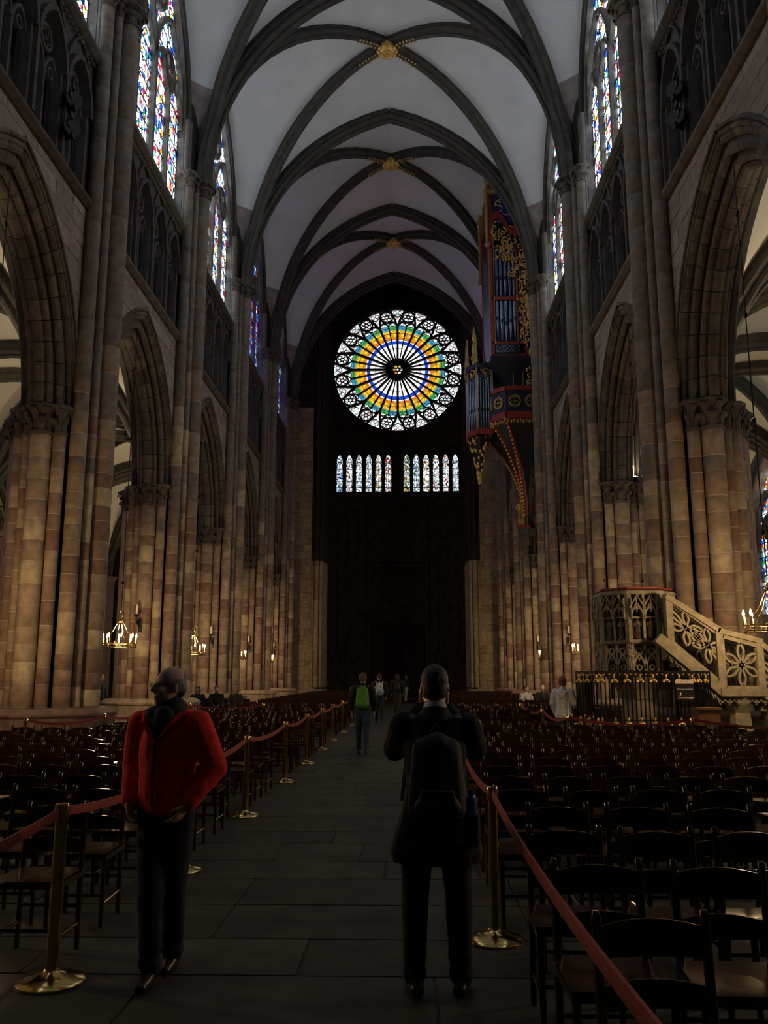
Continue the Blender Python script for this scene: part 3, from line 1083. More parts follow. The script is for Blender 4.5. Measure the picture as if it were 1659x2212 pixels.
struct(MB().box(-7, 7, 0, .3, -0.05, 15).obj('wall_portal_back', M['dark'], None, (X0, YW+1.0, 0)))
struct(MB().box(-4.6, 4.6, -1.2, 0, .004, .16).obj('step_1', M['floor'], None, (X0, YW-.3, 0)))

# lancet glass
LG = [(BLU, LBL), (ORA, WHI), (WHI, LBL), (WHI, LBL), (YEL, WHI), (RED, ORA), (GRN, YEL), (GRN, LBL), (WHI, YEL), (ORA, WHI), (RED, WHI), (WHI, LBL)]
wn[0] += 1
wg = struct(empty('window_%d' % wn[0], (X0, YW, 0)), 'row of slender bright lancet lights below the rose window')
for i, h in enumerate(GL):
    c1, c2 = LG[i]
    g = glass('lancet_glass_%d' % i, [(0, WHI), (.3, c1), (.5, WHI), (.65, c2), (.85, WHI)], ROSE*.55, 8.0, .06, .3, 2.0)
    me = pane_mesh(h, h[0]-.23, h[0]+.23, 0, g)
    me.transform(Matrix(((0,1,0,0),(1,0,0,.22),(0,0,1,0),(0,0,0,1))))
    p = place(me, 'pane', wg)
    tb = MB()
    bar_path(tb, [(h[0], 15.75), (h[0], 18.0)], .02, .05, 0)
    bar_path(tb, circ(h[0], 18.25, .16, 9), .035, .05, 0, True)
    for z in (16.1, 16.6, 17.1, 17.6): bar_path(tb, [(h[0]-.23, z), (h[0]+.23, z)], .025 if z > 16.2 else .05, .05, 0)
    for e in (-1, 1): bar_path(tb, [(h[0]+e*.16, 15.75), (h[0]+e*.16, 18.3)], .015, .04, 0)
    bar_path(tb, pointed(h[0], .23, 17.75, .45, 4), .04, .05, 0)
    tb.v = [(y, u+.19, z) for u, y, z in tb.v]
    tb.obj('tracery', M['trac'], wg)

# ---------------------------------------------------------------- rose window
wn[0] += 1
ro = struct(empty('window_%d' % wn[0], (X0+.04, YW+.25, RZ)), 'great round rose window with sixteen double petals of coloured glass')
def petal_glass(name, capcol, strength):
    m, t, b = nt(name); t.nodes.remove(b); L = t.links
    tc = N(t, 'ShaderNodeTexCoord'); sx = N(t, 'ShaderNodeSeparateXYZ'); L.new(tc.outputs['Object'], sx.inputs[0])
    # local z of a petal pane runs outwards from the hub
    r = N(t, 'ShaderNodeMath', operation='DIVIDE'); r.inputs[1].default_value = RR; L.new(sx.outputs[2], r.inputs[0])
    W1 = (1.0, 1.0, 1.0); YELR = (.40, .29, .01); BLUR = (.004, .03, .30); ORAR = (.33, .07, .01)
    rp = ramp(t, [(0, W1), (.415, W1), (.425, BLUR), (.47, BLUR), (.478, W1), (.497, ORAR), (.53, ORAR), (.54, YELR), (.64, YELR), (.65, capcol), (.73, capcol), (.74, W1)], 'CONSTANT')
    L.new(r.outputs[0], rp.inputs[0])
    vo = N(t, 'ShaderNodeTexVoronoi'); vo.inputs['Scale'].default_value = 6.5; L.new(tc.outputs['Object'], vo.inputs['Vector'])
    sp = N(t, 'ShaderNodeSeparateColor'); L.new(vo.outputs['Color'], sp.inputs[0])
    gt = N(t, 'ShaderNodeMath', operation='GREATER_THAN'); gt.inputs[1].default_value = .62; L.new(sp.outputs[0], gt.inputs[0])
    zone = ramp(t, [(0, (0,0,0)), (.5, (1,1,1)), (.68, (.4,.4,.4)), (.72, (0,0,0))], 'CONSTANT'); L.new(r.outputs[0], zone.inputs[0])
    mu = N(t, 'ShaderNodeMath', operation='MULTIPLY'); L.new(gt.outputs[0], mu.inputs[0]); L.new(zone.outputs[0], mu.inputs[1])
    mx = N(t, 'ShaderNodeMix', data_type='RGBA'); L.new(mu.outputs[0], mx.inputs['Factor']); L.new(rp.outputs[0], mx.inputs['A']); mx.inputs['B'].default_value = (.30, .12, .01, 1)
    br = N(t, 'ShaderNodeMapRange'); br.inputs['To Min'].default_value = .35; br.inputs['To Max'].default_value = 1; L.new(sp.outputs[1], br.inputs['Value'])
    stn = N(t, 'ShaderNodeMath', operation='MULTIPLY'); stn.inputs[1].default_value = strength; L.new(br.outputs[0], stn.inputs[0])
    e = N(t, 'ShaderNodeEmission'); L.new(mx.outputs['Result'], e.inputs[0]); L.new(stn.outputs[0], e.inputs[1])
    L.new(e.outputs[0], t.nodes['Material Output'].inputs[0])
    return m
PG = [petal_glass('petal_glass_cyan', (.015, .16, .26), ROSE*.75), petal_glass('petal_glass_green', (.02, .19, .06), ROSE*.75)]
RG = glass('rosette_glass', [(0, WHI), (.3, (.95,.7,.65)), (.5, WHI), (.7, (.9,.55,.5)), (.8, WHI)], ROSE*.6, 3.5, .02, .45, 2)
HG = glass('hub_glass', [(0, YEL), (.4, WHI), (.6, ORA), (.8, YEL)], ROSE*.5, 4, .02, .3, 2)
def petal_pane():
    mb = MB()
    hw = tuple((r, r*math.tan(pi/32)) for r in (.16*RR, .40*RR, .66*RR, .72*RR))
    vs = [(-w, 0, r) for r, w in hw] + [(-.18, 0, .765*RR), (0, 0, .79*RR), (.18, 0, .765*RR)] + [(w, 0, r) for r, w in hw[::-1]]
    mb.add(vs, [tuple(range(len(vs)))])
    return mb
me0 = petal_pane().mesh('pane', PG[0]); me1 = petal_pane().mesh('pane', PG[1])
def rose_mb(): return MB()
def rbar(mb, pts, w, d, closed=False):
    t = MB(); bar_path(t, pts, w, d, 0, closed)
    mb.add([(y, u, z) for u, y, z in t.v], t.f)
for k in range(32):
    place((me0, me1)[k % 2], 'pane', ro, (0, .12, 0), rot=(0, 2*pi*(k+.5)/32, 0))
def spoke(wd):
    mb = MB(); rbar(mb, [(0, .15*RR), (0, .74*RR)], wd, .3); return mb.mesh('spoke', M['trac'])
sp1, sp2 = spoke(.15), spoke(.085)
def petal_head():
    mb = MB()
    w = .73*RR*math.tan(pi/32)
    rbar(mb, [(-w, .68*RR), (-w*.9, .735*RR), (-w*.45, .77*RR), (0, .795*RR), (w*.45, .77*RR), (w*.9, .735*RR), (w, .68*RR)], .06, .2)
    rbar(mb, circ(0, .745*RR, .13, 8), .03, .12, True)
    for q in (.35, .49, .6, .69):
        rbar(mb, [(-q*RR*.095, q*RR), (q*RR*.095, q*RR)], .022, .05)
    return mb.mesh('petal_head', M['trac'])
ph = petal_head()
def fork():
    mb = MB()
    # Y-shaped bars that carry the outer circles
    rbar(mb, [(0, .70*RR), (-.03*RR, .80*RR), (-.085*RR, .905*RR), (-.115*RR, .99*RR)], .14, .28)
    rbar(mb, [(0, .70*RR), (.03*RR, .80*RR), (.085*RR, .905*RR), (.115*RR, .99*RR)], .14, .28)
    rbar(mb, [(-.075*RR, .905*RR), (0, .865*RR), (.075*RR, .905*RR)], .045, .2)
    for e in (-1, 1):
        rbar(mb, [(0, .70*RR), (e*.05*RR, .775*RR), (e*.135*RR, .80*RR)], .06, .2)
        rbar(mb, circ(e*.045*RR, .80*RR, .07, 7), .03, .1, True)
    rbar(mb, circ(-.035*RR, .935*RR, .15, 8), .035, .1, True)
    rbar(mb, circ(.035*RR, .935*RR, .15, 8), .035, .1, True)
    return mb.mesh('fork_bar', M['trac'])
fk = fork()
def rim_pane():
    mb = MB()
    w0, w1 = .74*RR*math.tan(pi/16), .98*RR*math.tan(pi/16)
    vs = [(-w0, .02, .74*RR), (w0, .02, .74*RR), (w1, .02, .97*RR), (0, .02, .99*RR), (-w1, .02, .97*RR)]
    return mb.add(vs, [tuple(range(5))]).mesh('pane', RG)
rp_ = rim_pane()
def rosette_bars():
    mb = MB()
    rbar(mb, circ(0, 0, .095*RR, 18), .10, .26, True)
    for k in range(6):
        a = 2*pi*k/6
        rbar(mb, circ(.055*RR*cos(a), .055*RR*sin(a), .027*RR, 8), .04, .14, True)
    rbar(mb, circ(0, 0, .024*RR, 8), .04, .14, True)
    return mb.mesh('rosette', M['trac'])
rb_ = rosette_bars()
mb = MB(); mb.add([(.095*RR*cos(2*pi*i/16), 0, .095*RR*sin(2*pi*i/16)) for i in range(16)], [tuple(range(16))])
rd_ = mb.mesh('pane', RG)
mb = MB()
for sg in (-1, 1):
    mb.add([(sg*.035*RR, 0, .80*RR), (sg*.075*RR, 0, .82*RR), (sg*.05*RR, 0, .86*RR)], [(0,1,2)])
for k in range(16):
    a = 2*pi*k/16
    place(sp1, 'spoke', ro, rot=(0, a, 0)); place(sp2, 'spoke', ro, rot=(0, a+pi/16, 0))
    place(fk, 'fork_bar', ro, rot=(0, a, 0))
    place(rp_, 'pane', ro, (0, .12, 0), rot=(0, a, 0))
    b = a + pi/16
    c = (sin(b)*.878*RR, 0, cos(b)*.878*RR)
    place(rb_, 'rosette', ro, c, rot=(0, b, 0))
    place(rd_, 'pane', ro, (c[0], .12, c[2]), rot=(0, b, 0))
for k in range(32):
    place(ph, 'petal_head', ro, rot=(0, 2*pi*(k+.5)/32, 0))
mb = MB(); rbar(mb, circ(0, 0, 1.0*RR, 48), .12, .4, True); rbar(mb, circ(0, 0, .165*RR, 24), .14, .4, True)
mb.obj('ring_bar', M['trac'], ro)
# hub: dark disc pierced by six small lights
mb = MB()
outer = [(.17*RR*cos(2*pi*i/24), .17*RR*sin(2*pi*i/24)) for i in range(24)]
inner = [((.075*RR+.012*RR*cos(6*2*pi*i/24))*cos(2*pi*i/24), (.075*RR+.012*RR*cos(6*2*pi*i/24))*sin(2*pi*i/24)) for i in range(24)]
for i in range(24):
    i2 = (i+1) % 24
    mb.add([(outer[i][0],.05,outer[i][1]),(outer[i2][0],.05,outer[i2][1]),(inner[i2][0],.05,inner[i2][1]),(inner[i][0],.05,inner[i][1])], [(0,1,2,3)])
for k in range(6):
    a = 2*pi*k/6
    rbar(mb, circ(.055*RR*cos(a), .055*RR*sin(a), .028*RR, 8), .05, .1, True)
rbar(mb, circ(0, 0, .024*RR, 8), .05, .1, True)
mb.obj('hub', M['trac'], ro)
mb = MB(); mb.add([(.085*RR*cos(2*pi*i/16), .12, .085*RR*sin(2*pi*i/16)) for i in range(16)], [tuple(range(16))]); mb.obj('pane', HG, ro)

# ---------------------------------------------------------------- floor
fl = struct(empty('floor', (0, 0, 0)), 'dark grey flagstone floor of the nave')
MB().box(X0-19, X0+19, -14, YW+1.5, -.4, -.012).obj('floor_bed', M['floor'], fl)
rnd = random.Random(3)
def slab(w, d):
    def mk():
        g = .006
        return MB().add([(-w/2+g,-d/2+g,0),(w/2-g,-d/2+g,0),(w/2-g,d/2-g,0),(-w/2+g,d/2-g,0),(-w/2,-d/2,-.02),(w/2,-d/2,-.02),(w/2,d/2,-.02),(-w/2,d/2,-.02)],
                        [(0,1,2,3),(0,4,5,1),(1,5,6,2),(2,6,7,3),(3,7,4,0)]).mesh('slab', M['floor'])
    return cached(('slab', w, d), mk)
y = 2.2
while y < 34:
    d = rnd.choice((.7, .85, 1.0))
    x = -2.6 - rnd.random()*.5
    while x < 1.4:
        w = rnd.choice((.8, 1.0, 1.3, 1.6))
        place(slab(w-.008, d-.008), 'slab', fl, (x+w/2, y+d/2, -rnd.random()*.003))
        x += w
    y += d
# ---------------------------------------------------------------- candle rings hung under the arcade arches
def ring(mb, r, z, t, n=20):
    mb.tube([(r*cos(2*pi*i/n), r*sin(2*pi*i/n), z) for i in range(n+1)], t, 6, cap=False)

def make_chandelier(x, y, z, label, power):
    t = empty('candle_chandelier', (x, y, 0)); tag(t, label, 'chandelier', 'candle rings under the arcade arches')
    t.location = (x, y, 0)
    def hoop():
        mb = MB()
        ring(mb, .44, 0, .014); ring(mb, .44, -.09, .014)
        for i in range(12):
            a = 2*pi*i/12
            mb.tube([(.44*cos(a), .44*sin(a), -.13), (.44*cos(a), .44*sin(a), .04)], .010, 5)
        return mb.mesh('hoop', M['brass'], True)
    place(cached('hoop', hoop), 'hoop', t, (0, 0, z))
    def strut():
        mb = MB()
        mb.tube([(.44, 0, 0), (.2, 0, .35), (.06, 0, .62)], .011, 5)
        return mb.mesh('strut', M['brass'], True)
    for i in range(4): place(cached('cstrut', strut), 'strut', t, (0, 0, z), 2*pi*(i+.4)/4)
    def hook():
        mb = MB()
        mb.lathe([(.05, .58), (.08, .62), (.05, .68), (.03, .74)], 8)
        n = 12
        mb.tube([(.07*cos(2*pi*i/n), 0, .82+.07*sin(2*pi*i/n)) for i in range(n+1)], .014, 5, cap=False)
        return mb.mesh('hook', M['brass'], True)
    place(cached('chook', hook), 'hook', t, (0, 0, z))
    def chain():
        mb = MB()
        mb.tube([(0, 0, z+.88), (0, 0, 11.6)], .012, 5)
        for q in range(4): mb.lathe([(.01, 0), (.04, .03), (.04, .1), (.01, .13)], 6, (0, 0, z+1.6+q*2.1))
        return mb.mesh('chain', M['iron'])
    place(cached(('cchain', z), chain), 'chain', t)
    def candle(): return MB().lathe([(.028, -.02), (.028, .14), (.02, .15)], 7).mesh('candle', M['wax'], True)
    def flame(): return MB().lathe([(.008, .15), (.026, .185), (.022, .22), (.004, .27)], 6).mesh('flame', M['flame'], True)
    for i in range(8):
        a = 2*pi*(i+.5)/8
        p = (.44*cos(a), .44*sin(a), z+.02)
        place(cached('ccandle', candle), 'candle', t, p); place(cached('cflame', flame), 'flame', t, p)
    lamp('candle_light', 'POINT', t, (0, 0, z+.42), power, (1.0, .66, .33), .25)
    return t
CHL = {-1: 'two bays before the pulpit pier', 0: 'in the arch beside the pulpit', 1: 'one arch past the pulpit', 2: 'in the arch below the organ', 3: 'in the last arch before the tower'}
for j in range(-2, 4):
    for s in (1, -1):
        lab = {-2: 'in the arch two bays behind the pulpit', -1: 'in the arch just behind the pulpit stair', 0: 'in the arch at the pulpit', 1: 'one arch beyond the pulpit', 2: 'in the arch level with the organ', 3: 'in the last arch before the tower'}[j]
        make_chandelier(X0+s*7.2, BY(j), 2.55, 'brass candle ring with lit candles %s, %s side' % (lab, 'pulpit' if s > 0 else 'opposite'), CANDLE)

# iron scroll brackets with an unlit candle on the piers
def bracket_mesh():
    mb = MB()
    mb.tube([(0, 0, 0), (0, -.12, -.1), (0, -.26, -.06), (0, -.32, .06), (0, -.26, .12), (0, -.2, .07), (0, -.24, .03)], .016, 6)
    mb.tube([(0, -.26, -.06), (0, -.38, .02), (0, -.42, .2)], .014, 6)
    mb.box(-.05, .05, -.02, .02, -.25, .18)
    mb.lathe([(.03, .2), (.085, .25), (.09, .27)], 10, (0, -.42, 0))
    return mb.mesh('scroll', M['iron'])
def place_bracket(x, y, z, label):
    t = empty('candle_bracket', (x, y, z)); tag(t, label, 'candle bracket', 'iron candle brackets on the piers')
    place(cached('brk', bracket_mesh), 'scroll', t)
    place(cached('brc', lambda: MB().lathe([(.035, .27), (.035, .56), (.02, .57)], 8).mesh('candle', M['wax'], True)), 'candle', t, (0, -.42, 0))
PN = {2: 'second', 3: 'third', 4: 'fourth', 5: 'tower-side'}
for k in range(2, 6):
    for s in (1, -1):
        u = 7.50 if (k, s) == (2, -1) else 7.12
        yy = PY(k) - (1.39 if u > 7.4 else 1.19)
        place_bracket(X0+s*u, yy, 3.05 if k != 2 else 3.25, 'black iron scroll bracket with tall unlit candle on the %s pier %s' % (PN[k], 'of the pulpit side' if s > 0 else 'opposite the pulpit side'))

# small floodlights resting on the aisle side of the capitals, they wash the aisle vaults
def flood(x, y, z, pier, power):
    t = empty('floodlight', (x, y, z), parent=pier)
    MB().box(-.11, .11, -.09, .09, .0, .05).obj('bracket', M['iron'], t)
    MB().lathe([(.05, .05), (.1, .1), (.11, .2)], 10).obj('housing', M['iron'], t)
    MB().lathe([(.09, .2), (.10, .215), (.02, .235)], 10).obj('lens', M['flame_lens'], t)
    lamp('flood_lamp', 'SPOT', t, (0, 0, .3), power, (1.0, .78, .48), .12, rot=(0, radians(205), 0), spot_size=radians(150), spot_blend=.6)
M['flame_lens'] = emit('flood_lens', (1.0, .62, .35), 9.0)
for k in range(0, 6):
    for s in (1, -1):
        vis = (k, s) == (2, 1)
        flood(.55 if vis else 1.05, -.95 if vis else 0, ZC1, PIERS[(k, s)], 50 if vis else 620)

# pairs of stage spotlights standing in the triforium
for s in (1, -1):
    t = empty('spotlight_stand', (X0+s*7.08, 17.4, ZSTR+.17), 0); tag(t, 'pair of black stage spotlights standing in triforium above %s' % ('the pulpit' if s > 0 else 'the pier opposite the pulpit'), 'spotlight')
    MB().tube([(0, 0, 0), (0, 0, 1.9)], .03, 6).obj('pole', M['iron'], t)
    MB().box(-.25, .25, -.2, .2, 0, .05).obj('foot_plate', M['iron'], t)
    for z in (.75, 1.45):
        b = empty('spotlight', (-s*.2, 0, z), parent=t)
        mb = MB(); mb.tube([(s*.1, .15, 0), (-s*.22, -.15, -.05)], [.17, .2], 10); mb.obj('housing', M['iron'], b)
        for q in range(4):
            a = pi/2*q+.4
            MB().box(-s*.24-.02, -s*.24+.02, -.2+.22*cos(a)-.08, -.2+.22*cos(a)+.08, .22*sin(a)-.1, .22*sin(a)+.02).obj('barn_door', M['iron'], b)
        MB().box(-.03, .25, -.02, .02, -.02, .02).obj('clamp', M['iron'], b)

# ---------------------------------------------------------------- rope barriers
def stanchion_parts():
    out = []
    out.append(('base', MB().lathe([(.19, 0), (.19, .012), (.17, .028), (.10, .045), (.05, .06), (.038, .075)], 28).mesh('base', M['brass'], True, 50)))
    out.append(('post', MB().lathe([(.036, .06), (.034, .9)], 16).mesh('post', M['brass'], True, 50)))
    out.append(('cap', MB().lathe([(.040, .86), (.042, .93), (.036, .945), (.01, .95)], 16).mesh('cap', M['brass'], True, 40)))
    return out
STP = stanchion_parts()
def stanchion(x, y, label, group):
    t = empty('rope_stanchion', (x, y, 0)); tag(t, label, 'stanchion', group)
    for n, me in STP: place(me, n, t)
def rope(a, b, sag, label, group):
    A = Vector((a[0], a[1], .90)); B = Vector((b[0], b[1], .90))
    d = (B-A); L = d.length; d.normalize()
    A = A + d*.043; B = B - d*.043
    mb = MB()
    P = [A.lerp(B, i/12) - Vector((0, 0, sag*4*(i/12)*(1-i/12))) for i in range(13)]
    side = Vector((-d.y, d.x, 0)).normalized()
    NN = [Vector((0, 0, 1))]*13
    mb.sweep(P, NN, side, [(-.006,-.026),(.006,-.026),(.008,0),(.006,.026),(-.006,.026),(-.008,0)])
    o = mb.obj('barrier_rope', M['rope']); tag(o, label, 'rope', group)
    return o
LST = [2.2, 5.15, 7.95, 10.97, 14.4, 17.4, 20.5, 23.4, 26.8, 30.6, 34.0, 37.4, 40.8]
XL, XR = -1.98, .55
GA, GB = 'brass stanchions along the aisle edge opposite the pulpit', 'brass stanchions along the pulpit-side aisle edge'
NTH = 'first second third fourth fifth sixth seventh eighth ninth tenth eleventh twelfth'.split()
def nth(kind, i, who): return '%s one before %s' % (kind, who) if i == 0 else '%s right beside %s' % (kind, who) if i == 1 else '%s %s past %s' % (NTH[i-2], kind, who)
for i, y in enumerate(LST): stanchion(XL, y, nth('polished brass rope stanchion', i, 'the man in red jacket'), GA)
for i, (a, b) in enumerate(zip(LST, LST[1:])): rope((XL, a), (XL, b), .07, nth('red rope belt span', i, 'the man in red jacket'), 'red ropes on the aisle edge opposite the pulpit')
RST = [1.75, 6.0, 9.1, 12.2, 15.3, 21.8, 25, 28.2, 31.4, 34.6]
for i, y in enumerate(RST): stanchion(XR, y, nth('polished brass rope stanchion', i, 'the man in black coat'), GB)
for i, (a, b) in enumerate(zip(RST, RST[1:])):
    if (a, b) != (15.3, 21.8): rope((XR, a), (XR, b), .06, nth('red rope belt span', i, 'the man in black coat'), 'red ropes on the pulpit-side aisle edge')
CR = [(3.035, 24.2), (3.035, 20.3), (3.02, 17.0), (5.05, 16.05), (7.6, 14.9)]
for i, p in enumerate(CR): stanchion(p[0], p[1], '%s brass stanchion of the rope line around the pulpit, counted from organ side' % NTH[i], 'stanchions around the pulpit')
for i, (a, b) in enumerate(zip(CR, CR[1:])): rope(a, b, .12, '%s red rope span around the pulpit railing, counted from organ side' % NTH[i], 'red ropes around the pulpit')
CL = [(-6.75, 15.6), (-5.9, 17.2), (-5.85, 20.4), (-5.8, 23.6), (-3.9, 23.9)]
for i, p in enumerate(CL): stanchion(p[0], p[1], '%s brass stanchion beside the piers opposite the pulpit, counted towards the portal' % NTH[i], 'stanchions by the piers opposite the pulpit')
for i, (a, b) in enumerate(zip(CL, CL[1:])): rope(a, b, .1, '%s red rope span beside piers opposite the pulpit, counted towards the portal' % NTH[i], 'red ropes by the piers opposite the pulpit')

# ---------------------------------------------------------------- chairs (they face the camera)
def chair_parts():
    P = []
    def bl(e): return MB().tube([(e*.19, .17, 0), (e*.186, .175, .45), (e*.186, .205, .80), (e*.186, .212, .86), (e*.186, .213, .875)], [.017, .019, .018, .018, .011], 8).mesh('back_leg', M['chair'], True, 50)
    def fl_(e): return MB().tube([(e*.185, -.2, 0), (e*.19, -.2, .44)], [.015, .019], 8).mesh('front_leg', M['chair'], True, 50)
    for e in (-1, 1): P.append(('back_leg', bl(e))); P.append(('front_leg', fl_(e)))
    # seat, slightly dished
    mb = MB(); n = 6
    for zz, ins in ((.475, 0),):
        for i in range(n+1):
            for k in range(n+1):
                x = -.215+.43*i/n; y = -.225+.42*k/n
                x *= 1 - .06*(k/n)
                d = .016*(1-(2*i/n-1)**2)*(1-(2*k/n-1)**2)
                mb.v.append((x, y, zz-d))
    for i in range(n):
        for k in range(n):
            a = i*(n+1)+k
            mb.f.append((a, a+n+1, a+n+2, a+1))
    mb.box(-.21, .21, -.222, .19, .43, .462)
    P.append(('seat', mb.mesh('seat', M['seat'], True, 40)))
    def slat(z0, z1, yb, arch):
        mb = MB(); n = 6
        for i in range(n+1):
            x = -.175+.35*i/n; c = 1-(2*i/n-1)**2
            y = yb + .03*c
            zt = z1 + arch*c
            mb.v += [(x, y-.007, z0), (x, y+.007, z0), (x, y+.007, zt), (x, y-.007, zt)]
        for i in range(n):
            a = i*4
            for q in range(4): mb.f.append((a+q, a+(q+1) % 4, a+4+(q+1) % 4, a+4+q))
        return mb.mesh('back_slat', M['chair'], True, 40)
    P.append(('back_slat', slat(.725, .825, .203, .02)))
    P.append(('back_slat', slat(.565, .64, .188, .018)))
    def st(a, b, r=.010): return MB().tube([a, b], r, 6).mesh('stretcher', M['chair'], True, 50)
    P.append(('stretcher', st((-.19, -.2, .2), (.19, -.2, .2)))); P.append(('stretcher', st((-.19, .172, .25), (.19, .172, .25))))
    for e in (-1, 1): P.append(('stretcher', st((e*.19, -.2, .15), (e*.19, .172, .15))))
    return P
CHP = chair_parts()
def in_view(x, y, z):
    p = Matrix(cam.matrix_basis.inverted()) @ Vector((x, y, z))
    if p.z > -.3: return False
    return abs(p.x/-p.z)*1880 < 860 and abs(p.y/-p.z)*1880 < 1130
bpy.context.view_layer.update()
rnd = random.Random(17)
CH = []
row = 0
y = 2.1
while y < 51.5:
    gapR = 16.4 < y < 21.0; gapL = 23.2 < y < 25.0
    # pulpit side
    shR = .13 if any(abs(q-y) < .42 for q in RST) else 0
    shL = .13 if any(abs(q-y) < .42 for q in LST) else 0
    for i in range(11):
        x = .83 + .49*i + shR
        if gapR or x > 5.9: continue
        if y > 15.4 and x > 4.3 and y < 22: continue
        if y < 16 and x > 5.6 + (16-y)*.15: continue
        if (y > 15.5 and y < 22 and x > 2.6) or (32.5 < y < 34.5 and x > 3.8): continue
        CH.append((x, y, 1, i))
    for i in range(10):
        x = -2.27 - .49*i - shL
        if gapL or (y > 14.9 and x < -5.6) or x < -6.5: continue
        if 29.5 < y < 31.5 and x < -5.1: continue
        CH.append((x, y, -1, i))
    y += .87
vis = [c for c in CH if in_view(c[0], c[1], .8) or in_view(c[0], c[1], .3)]
vis.sort(key=lambda c: c[0]**2 + c[1]**2)
vis = [c for c in vis if min(hypot(c[0]-p[0], c[1]-p[1]) for p in CR+CL) > .54]
near_c, far_c = vis[:300], vis[300:]
ORD_ = 'first second third fourth fifth sixth seventh eighth ninth tenth eleventh twelfth thirteenth fourteenth fifteenth sixteenth seventeenth eighteenth nineteenth twentieth'.split()
ORD_ += ['twenty-' + w for w in ORD_[:9]] + ['thirtieth']
rowsR2 = sorted({c[1] for c in vis if c[2] > 0 and c[1] > 16.5}); rowsL2 = sorted({c[1] for c in vis if c[2] < 0 and c[1] > 23.3})
rowsR = sorted({c[1] for c in vis if c[2] > 0 and c[1] < 16.5}, reverse=True); rowsL = sorted({c[1] for c in vis if c[2] < 0 and c[1] < 23.3}, reverse=True)
def chair_label(x, y, s, i):
    if s > 0:
        if y in rowsR: return 'dark ladder-back chair, %s from the aisle rope, %s row before the pulpit railing' % (ORD_[i], ORD_[rowsR.index(y)])
        return 'dark ladder-back chair, %s from aisle rope, %s row beyond the pulpit railing' % (ORD_[i], ORD_[rowsR2.index(y)])
    if y in rowsL: return 'dark ladder-back chair opposite the pulpit, %s from aisle rope, %s row before cross aisle' % (ORD_[i], ORD_[rowsL.index(y)])
    return 'dark ladder-back chair opposite the pulpit, %s from aisle rope, %s row beyond cross aisle' % (ORD_[i], ORD_[rowsL2.index(y)])
LAB = {(1, True): 'dark varnished ladder-back chair ending its row beside the pulpit-side rope', (1, False): 'dark varnished ladder-back chair within the rows on the pulpit side',
       (-1, True): 'dark varnished ladder-back chair ending its row beside the rope across from pulpit', (-1, False): 'dark varnished ladder-back chair within the rows across from the pulpit'}
GRP = {1: 'wooden chairs on the pulpit side', -1: 'wooden chairs across from the pulpit'}
for x, y, s, ci in near_c:
    t = empty('wooden_chair', (x + rnd.uniform(-.012, .012), y + rnd.uniform(-.03, .03), 0), rnd.uniform(-.05, .05))
    tag(t, chair_label(x, y, s, ci), 'chair', GRP[s])
    for n, me in CHP: place(me, n, t)
# farther rows, past the limit of single chairs
one = MB()
for n, me in CHP:
    if n == 'stretcher': continue
    one.add([tuple(v.co) for v in me.vertices], [tuple(p.vertices) for p in me.polygons])
simple = MB()
for e in (-1, 1):
    simple.tube([(e*.19, .17, 0), (e*.186, .175, .45), (e*.186, .212, .875)], [.017, .019, .015], 4)
    simple.tube([(e*.185, -.2, 0), (e*.19, -.2, .44)], .018, 4)
simple.box(-.21, .21, -.222, .19, .435, .475)
simple.box(-.175, .175, .20, .225, .725, .84); simple.box(-.175, .175, .18, .205, .565, .65)
mb = MB()
for x, y, s, _ in far_c:
    a = rnd.uniform(-.06, .06)
    mb.merge(simple, Matrix.Translation((x + rnd.uniform(-.02, .02), y + rnd.uniform(-.03, .03), 0)) @ Matrix.Rotation(a, 4, 'Z'))
if far_c:
    o = mb.obj('chair_rows', M['chair']); tag(o, 'dense far rows of small dark wooden chairs reaching the tower', 'chairs', None, 'stuff')
# ---------------------------------------------------------------- pulpit
def octa(r, n=8, a0=pi/8): return [(r*cos(a0+2*pi*i/n), r*sin(a0+2*pi*i/n)) for i in range(n)]
PX, PYY = 4.78, 18.62
pu = empty('stone_pulpit', (PX, PYY, 0)); tag(pu, 'carved octagonal stone pulpit with statues and openwork stair beside the pier', 'pulpit')
mb = MB()
mb.prism(octa(.50), 0, .35); mb.prism(octa(.34), .35, 1.2)
mb.lathe([(.36, 1.2), (.45, 1.4), (.62, 1.62), (.70, 1.74)], 8, a0=pi/8)
mb.obj('stem', M['pulpit'], pu)
MB().prism(octa(.66), 1.72, 2.34).obj('lower_drum', M['figure'], pu)
MB().prism(octa(.64), 2.3, 3.3).obj('upper_drum', M['figure'], pu)
mb = MB(); mb.lathe([(.70, 2.28), (.80, 2.32), (.82, 2.38), (.74, 2.42)], 8, a0=pi/8); mb.lathe([(.72, 1.70), (.76, 1.73), (.70, 1.78)], 8, a0=pi/8)
mb.obj('cornice', M['pulpit'], pu)
mb = MB(); mb.lathe([(.78, 3.28), (.84, 3.32), (.84, 3.38), (.72, 3.42)], 8, a0=pi/8); mb.obj('top_rail', M['pulpit'], pu)
mb = MB(); mb.lathe([(.80, 3.42), (.81, 3.455), (.6, 3.47)], 8, a0=pi/8); o = mb.obj('rail_cushion', M['redpaint'], pu); o['label'] = 'dark red padded rail cover'
side_w = 2*.66*math.tan(pi/8)
